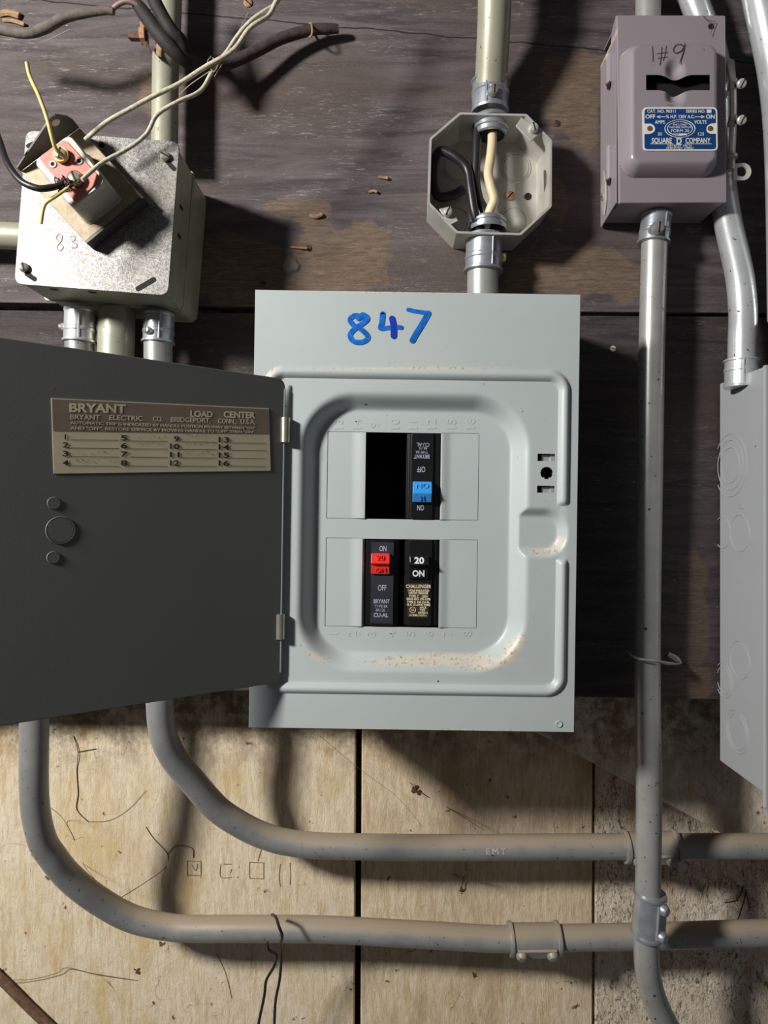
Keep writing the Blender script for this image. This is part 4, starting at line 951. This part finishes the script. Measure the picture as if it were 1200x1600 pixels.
# terminals
for (px, py, a) in ((98, 245, 40), (120, 282, 70)):
    c = P(px, py, TD_+.001); b = MB(); b.lathe(c, (0, -1, 0), [(0, .0058), (.0012, .0058), (.0016, .004), (.0022, .004)], 8); b.build('terminal_plate', 'dark_or_shaded_steel', tr, smooth=False)
    b = MB(); 
    for k_ in range(2): ring = [c+Vector((math.cos(q_)*.0050, -.0022-.0013*k_, math.sin(q_)*.0050)) for q_ in [2*math.pi*i/20 for i in range(20)]]; b.tube(ring, .0009, 8, smooth=False, closed=True)
    b.build('wire_turns', 'rivet' if px > 110 else 'yellow_wire', tr)
    screw_head(tr, c+Vector((0, -.0022, 0)), (.1, -1, .1), .0046, .0042, a, 'screw', 'terminal_screw')
for (px, py) in ((124, 252), (83, 257)):
    c = P(px, py, TD_+.001); b = MB(); b.lathe(c, (0, -1, 0), [(0, .0030), (.0008, .0026), (.0008, .0016), (0, .0016)], 16, cap=False); o = b.build('eyelet', 'device_metal', tr); b = MB(); b.lathe(c, (0, -1, 0), [(.0001, .0017), (.0001, 0)], 16, cap=False); b.build('eyelet_hole', 'black', o)

# wires on the terminals
wire([(42, 98, .150), (47, 120, .150), (60, 148, .152), (72, 180, .15), (80, 210, .148), (87, 232, .143), (98, 243, .138), (101, 247, .1355)], .00145, 'yellow_wire', 'stiff cream-yellow wire sticking up from the upper terminal of the block')
wire([(117, 287, .1365), (104, 295, .139), (88, 306, .14), (72, 317, .139), (67, 330, .138), (64, 350, .136)], .0013, 'yellow_wire', 'short yellow wire bent down from the lower terminal of the block')
wire([(-12, 190, .12), (0, 222, .13), (12, 255, .14), (32, 282, .145), (58, 294, .146), (80, 293, .143), (98, 288, .140)], [.0024]*6+[.0019], 'rubber', 'thick black wire curving in from the left edge to the terminal block')
b = MB()
for i in range(26):
    c = P(100+random.uniform(-9, 9), 288+random.uniform(-7, 7), .139); q = [c+Vector((random.uniform(-.003, .003), random.uniform(-.002, .002), random.uniform(-.003, .003))) for _ in range(4)]
    b.tube([c]+q, .0005, 5, sub=3)
tag(b.build('frayed_wire_end', 'old_sheath'), 'frayed brown wire strands at the lower terminal', 'wire end')
def twist(pts, r, off, turns, mat, label, ph=0):
    base = PL(pts); P_ = []
    N = len(base); dense = []
    for i in range(N-1):
        g = lambda j: base[max(0, min(N-1, j))]; p0, p1, p2, p3 = g(i-1), g(i), g(i+1), g(i+2)
        for k_ in range(10):
            u = k_/10; dense.append(.5*((2*p1)+(-p0+p2)*u+(2*p0-5*p1+4*p2-p3)*u*u+(-p0+3*p1-3*p2+p3)*u**3))
    dense.append(base[-1]); n_ = len(dense); out = []
    for i, p in enumerate(dense):
        t = (dense[min(i+1, n_-1)]-dense[max(i-1, 0)]).normalized(); a = Vector((0, 1, 0)); a = (a-t*a.dot(t)).normalized(); c_ = t.cross(a)
        f = max(0, 1-i/n_*1.25); th = ph+i/n_*turns*2*math.pi; out.append(p+(a*math.cos(th)+c_*math.sin(th))*off*f)
    b = MB(); b.tube(out, r, 10, smooth=False); return tag(b.build('cloth_wire', mat, angle=60), label, 'wire')
twist([(500, -70, .09), (448, -12, .10), (425, 14, .103), (398, 40, .107), (372, 68, .11), (338, 96, .112), (290, 124, .114), (245, 148, .116), (200, 172, .118), (165, 192, .119), (133, 219, .117)], .0018, .0022, 5, 'cloth', 'upper cloth-covered wire from the top edge down to the terminal block')
twist([(498, -74, .088), (444, -12, .098), (420, 10, .10), (392, 38, .103), (362, 66, .106), (345, 92, .108), (330, 118, .11), (310, 142, .114), (278, 160, .118), (245, 180, .121), (228, 210, .123), (200, 232, .126), (160, 254, .132), (128, 281, .138)], .0016, .0022, 5, 'cloth', 'lower cloth-covered wire ending on the lower terminal of the block', math.pi)

# ------------------------------------------------------------------ old cables at the top left
def cable(pts, r, mat, label, name='cable'):
    b = MB(); b.tube(PL(pts), r, 14, sub=8); return tag(b.build(name, mat, angle=60), label, 'cable')
cable([(-40, 42, .06), (0, 46, .06), (40, 52, .061), (70, 44, .062), (100, 28, .063), (135, 20, .063), (165, 16, .064), (178, 18, .064)], [.0042, .0042, .0042, .0044, .0042, .0038, .0036, .003], 'grey_sheath', 'dusty grey-brown cable stub entering from the left edge at the top')
cable([(176, 14, .064), (186, 6, .066), (198, 2, .067), (212, 6, .066), (220, 14, .064)], .0022, 'copper_dull', 'bare twisted conductor at the end of the top left cable', 'conductor')
cable([(212, 4, .060), (220, 14, .062), (240, 42, .064), (258, 64, .064), (276, 84, .060), (296, 100, .052)], [.0042, .0056, .0062, .0066, .006, .005], 'black_sheath', 'thick cracked black cable stub crossing the olive conduit beside the rusty clamp')
cable([(268, 62, .062), (284, 84, .058), (300, 97, .05), (325, 104, .038), (360, 98, .028), (400, 80, .022), (440, 60, .018), (485, 47, .014), (512, 45, .012), (529, 45, .011)], [.0040, .0048, .0052, .005, .005, .005, .005, .0048, .0046, .0036], 'old_sheath', 'long dark cable drooping across the olive conduit, its cut end on the plywood')
cable([(222, -60, .07), (236, -12, .07), (252, 22, .068), (268, 48, .066), (284, 66, .06), (290, 90, .052)], .0056, 'black_sheath', 'black cable crossing down from the top edge over the olive conduit')
b = MB(); ring = [P(485+3*math.cos(a), 47+11*math.sin(a), .014+.009*math.sin(a*1.0+1.2)) for a in [2*math.pi*i/16 for i in range(16)]]; b.tube(ring, .0010, 8, smooth=False, closed=True); tag(b.build('cable_staple', 'rust_light'), 'small tan loop round the cut end of the dark cable', 'staple')
# rusty clamp
rc = thing('cable_clamp', P(230, 86, .02), 'rusty iron clamp and bolt beside the olive conduit, under the cables', 'clamp')
b = MB(); b.loft([PP([(222, 36), (230, 36), (230, 64), (236, 80), (238, 86), (232, 80), (222, 66)], .052), PP([(222, 36), (230, 36), (230, 64), (236, 80), (238, 86), (232, 80), (222, 66)], .046)]); b.build('clamp_plate', 'rust', rc, smooth=False, bevel=.0006)
b = MB(); a = P(228, 58, .050); b.lathe(P(203, 57, .046), a-P(203, 57, .046), [(0, .0036), ((a-P(203, 57, .046)).length, .0036)], 4); b.build('bolt', 'rust', rc, smooth=False)
b = MB(); b.lathe(P(220.5, 56, .050), (1, 0, 0), [(0, .0075), (.0045, .0075)], 6); b.lathe(P(221, 42, .050), (1, 0, 0), [(0, .0045), (.0045, .0045)], 6); b.build('nut', 'rust_light', rc, smooth=False)
b = MB(); q = PL([(237, 44, .048), (246, 52, .054), (251, 60, .057), (249, 72, .056), (248, 86, .05)]); b.tube(q, .0030, 10, flat=.35); b.build('saddle_strap', 'rust_light', rc)

# ------------------------------------------------------------------ small things on the boards
def woodscrew(px, py, d, r, mat, label, name='wood_screw', h=.0012):
    t = thing(name, P(px, py, d), label, 'screw', 'screw heads in the dark boards'); screw_head(t, P(px, py, d), (0, -1, 0), r, h, random.uniform(0, 180), mat, 'head'); return t
woodscrew(387.5, 5, 0, .0042, 'rust_light', 'tan screw head at the top edge of the plywood', h=.002)
woodscrew(958, 545, -.002, .0028, 'chalk', 'pale round screw head on the dark board right of the panel')
woodscrew(870, 193, 0, .0030, 'rust', 'dark screw hole head in the plywood right of the octagonal box')
woodscrew(482, 388, 0, .0030, 'rust', 'small rusty screw in the brown patch above the panel')
woodscrew(411, 443, 0, .0024, 'rust', 'small dark screw just above the top left corner of the panel')
def splinter(pts, d, r, mat, label, name='wood_splinter'):
    b = MB(); b.tube(PL([(a, c, d+.001+.001*i) for i, (a, c) in enumerate(pts)]), r, 6, sub=4, flat=.5); return tag(b.build(name, mat, smooth=False), label, 'splinter', 'splinters on the plywood')
splinter([(591, 276), (600, 277), (606, 278)], 0, .0014, 'nail_hole', 'orange wood splinter on the plywood left of the octagonal box')
splinter([(484, 336), (494, 338), (503, 334)], 0, .0020, 'nail_hole', 'pale splinter at a split above the brown patch')
splinter([(576, 300), (584, 298), (589, 300)], 0, .0012, 'nail_hole', 'small splinter just below the orange one')
splinter([(454, 386), (468, 387), (480, 388)], 0, .0010, 'nail_hole', 'thin splinter beside the small rusty screw')
splinter([(-2, 22), (12, 19), (30, 24)], 0, .0030, 'nail_hole', 'torn orange wood at the left edge near the top')
splinter([(4, 31), (20, 32), (38, 38)], 0, .0018, 'nail_hole', 'thin torn orange wood strip below the larger one, top left')
b = MB(); b.loft([PP([(436, 415), (448, 404), (462, 405), (470, 415), (466, 424), (450, 428)], .0004), PP([(440, 416), (449, 407), (461, 408), (466, 415), (463, 421), (451, 424)], .0016)]); tag(b.build('paint_flake', 'grey_sheath', smooth=False), 'grey flake of paint stuck to the plywood above the panel', 'flake')
# strap loop on the vertical conduit
st_ = MB(); st_.tube(PL([(984, 1020, .012), (988, 1025, .026), (1000, 1030, .034), (1014, 1032, .036), (1030, 1034, .034), (1046, 1037, .022), (1062, 1037, .006), (1056, 1029, .002), (1044, 1022, 0)]), [.0018, .0022, .0022, .0022, .0024, .0032, .0014, .0028, .002], 10, flat=.35)
tag(st_.build('conduit_strap', 'box_galv'), 'thin metal strap round the vertical conduit with a pointed end', 'strap')
# tie wire
tw = thing('tie_wire', P(430, 1480, -.02), 'black tie wire looped over the lower conduit, two ends hanging', 'wire')
b = MB(); b.tube(PL([(418, 1473, -.018), (420, 1484, -.022), (432, 1492, -.024), (428, 1510, -.03), (416, 1532, -.034), (413, 1556, -.036), (404, 1600, -.04), (400, 1640, -.04)]), .0014, 10); b.build('strand', 'rubber', tw)
b = MB(); b.tube(PL([(425, 1429, -.025), (431, 1433, -.012), (436, 1448, -.006), (441, 1462, -.007), (439, 1474, -.014), (440, 1492, -.024), (437, 1530, -.032), (430, 1570, -.036), (428, 1640, -.038)]), .0014, 10); b.build('strand', 'rubber', tw)
b = MB(); b.tube(PL([(-30, 1500, -.093), (10, 1538, -.093), (50, 1578, -.093), (100, 1625, -.093)]), .0048, 10); tag(b.build('stick', 'twig'), 'brown stick lying slantwise in the bottom left corner', 'stick')
# webs and hanging threads
def web(segs, r, mat, label, cat='cobweb'):
    b = MB(); r = r*.62 if mat == 'dark_web' else r
    for s_ in segs: b.tube(PL(s_), r, 5, sub=5)
    return tag(b.build('cobweb', mat), label, cat)
PW = -.0992
web([[(115, 1150, PW), (122, 1175, PW+.001), (120, 1205, PW), (122, 1240, PW), (120, 1265, PW), (138, 1284, PW)], [(122, 1175, PW), (150, 1170, PW)]], .0007, 'dark_web', 'brown thread of web between the two conduit bends')
web([[(60, 1250, -.0), (95, 1275, PW+.01), (115, 1310, PW), (130, 1350, PW), (152, 1378, -.03)]], .0004, 'dark_web', 'thin web thread joining the lower conduit bend to the wall')
web([[(138, 1284, PW), (170, 1282, PW), (200, 1265, PW), (228, 1235, PW)]], .0003, 'dark_web', 'fine curved web thread below the inner bend of the lower conduit')
web([[(190, 1402, -.01), (225, 1380, PW+.02), (258, 1356, PW), (262, 1335, PW), (240, 1310, PW), (228, 1292, PW)], [(262, 1335, PW), (275, 1322, PW), (300, 1325, PW), (302, 1340, PW)]], .0006, 'dark_web', 'branching brown web between the two conduits, left of the pencil squares')
web([[(0, 1531, PW+.01), (50, 1530, PW+.004), (90, 1520, PW+.004), (105, 1512, PW+.004), (150, 1522, PW+.002), (215, 1532, PW)]], .0005, 'dark_web', 'web thread near the stick in the bottom left corner')
web([[(338, 1490, PW), (352, 1520, PW), (362, 1560, PW)]], .0004, 'dark_web', 'web thread hanging under the lower conduit, left of the tie wire')
web([[(640, 1222, PW+.004), (660, 1240, PW+.002), (700, 1262, PW), (758, 1298, -.04)]], .0006, 'dark_web', 'web thread from a brown clot down to the upper conduit')
web([[(731, 1345, -.03), (726, 1368, PW+.01), (720, 1390, PW+.004)], [(708, 1365, PW+.01), (722, 1372, PW), (728, 1362, -.04)]], .0008, 'dark_web', 'short web with a dark speck under the upper conduit')
web([[(500, 1150, -.06), (560, 1200, -.07), (620, 1245, -.07), (660, 1292, -.05)]], .00028, 'dark_web', 'fine straight web thread crossing the black plank gap')
web([[(1152, 1440, -.07), (1165, 1395, PW), (1160, 1360, PW)], [(1132, 1410, PW), (1152, 1405, PW), (1162, 1385, PW)], [(1165, 1390, PW), (1172, 1420, PW)]], .0010, 'dark_web', 'dark web clot on the cracked plank at the right edge')
web([[(18, 74, .03), (60, 68, .01), (110, 45, .02)], [(170, 20, .062), (180, 35, .03), (190, 60, .004)]], .00018, 'cobweb', 'pale web strands under the top left cable stub')
web([[(388, 20, .08), (370, 55, .1), (352, 92, .11), (335, 120, .11)], [(330, 88, .11), (324, 98, .112), (334, 112, .112), (340, 100, .112), (332, 90, .112)], [(345, 100, .11), (300, 130, .08), (280, 148, .04)]], .0003, 'cobweb', 'pale web tangled round the two cloth wires')
web([[(1098, 24, SF+.001), (1103, 30, SF+.003), (1112, 33, SF+.003), (1117, 34, SF+.002), (1113, 44, SF+.002), (1110, 55, SF+.002)]], .00035, 'dark_web', 'dark thread hanging over the corner of the mauve switch box')
web([[(245, 198-0+0, .1), (250, 300, .1)]], .0001, 'cobweb', 'single hair-fine web strand in front of the square box')
for (px, py, sz, lab) in ((648, 1236, 9, 'brown clot of old web on the plank below the panel, shaped like a triangle'), (721, 1392, 5, 'round dark clot under the upper conduit'), (741, 1524, 4, 'small dark clot under the lower conduit'), (215, 1518, 5, 'dark clot in the web by the stick')):
    b = MB(); c = P(px, py, PW)
    for i in range(14):
        q = c+Vector((random.gauss(0, .4), 0, random.gauss(0, .35)))*sz*kd(PW); b.sphere(q, sz*kd(PW)*random.uniform(.15, .42), 1, .35, .8, 7)
    tag(b.build('web_clot', 'dark_web'), lab, 'cobweb')
# pencil squares on the plank
def marks(segs, wpx, name, label):
    b = MB()
    for s_ in segs: stroke(b, s_, wpx, -.0997)
    o = b.build(name, 'pencil_faint', smooth=False); tag(o, label, 'pencil drawing', 'pencilled squares on the plank'); return o
def sqr(x, y, w_, h_): return [[(x, y), (x+w_, y+1)], [(x+w_, y+1), (x+w_, y+h_)], [(x+w_, y+h_), (x, y+h_-1)], [(x, y+h_), (x, y)]]
marks(sqr(293, 1345, 21, 23)+[[(300, 1352), (306, 1360), (309, 1350)]], .9, 'pencil_square', 'first pencilled square on the whitewashed plank, with a scribble inside')
marks([[(345, 1350), (345, 1370), (362, 1371)], [(350, 1350), (362, 1350)], [(362, 1358), (360, 1364)]], .9, 'pencil_square', 'broken pencilled square, second from the left on the plank')
marks(sqr(390, 1347, 22, 26)+[[(403, 1345), (406, 1335), (408, 1328)]], .9, 'pencil_square', 'tall pencilled square with a line rising from it')
marks([[(438, 1350), (436, 1370), (438, 1385)], [(453, 1348), (454, 1365), (453, 1382)]], .8, 'pencil_square', 'faint pair of pencil strokes right of the squares')
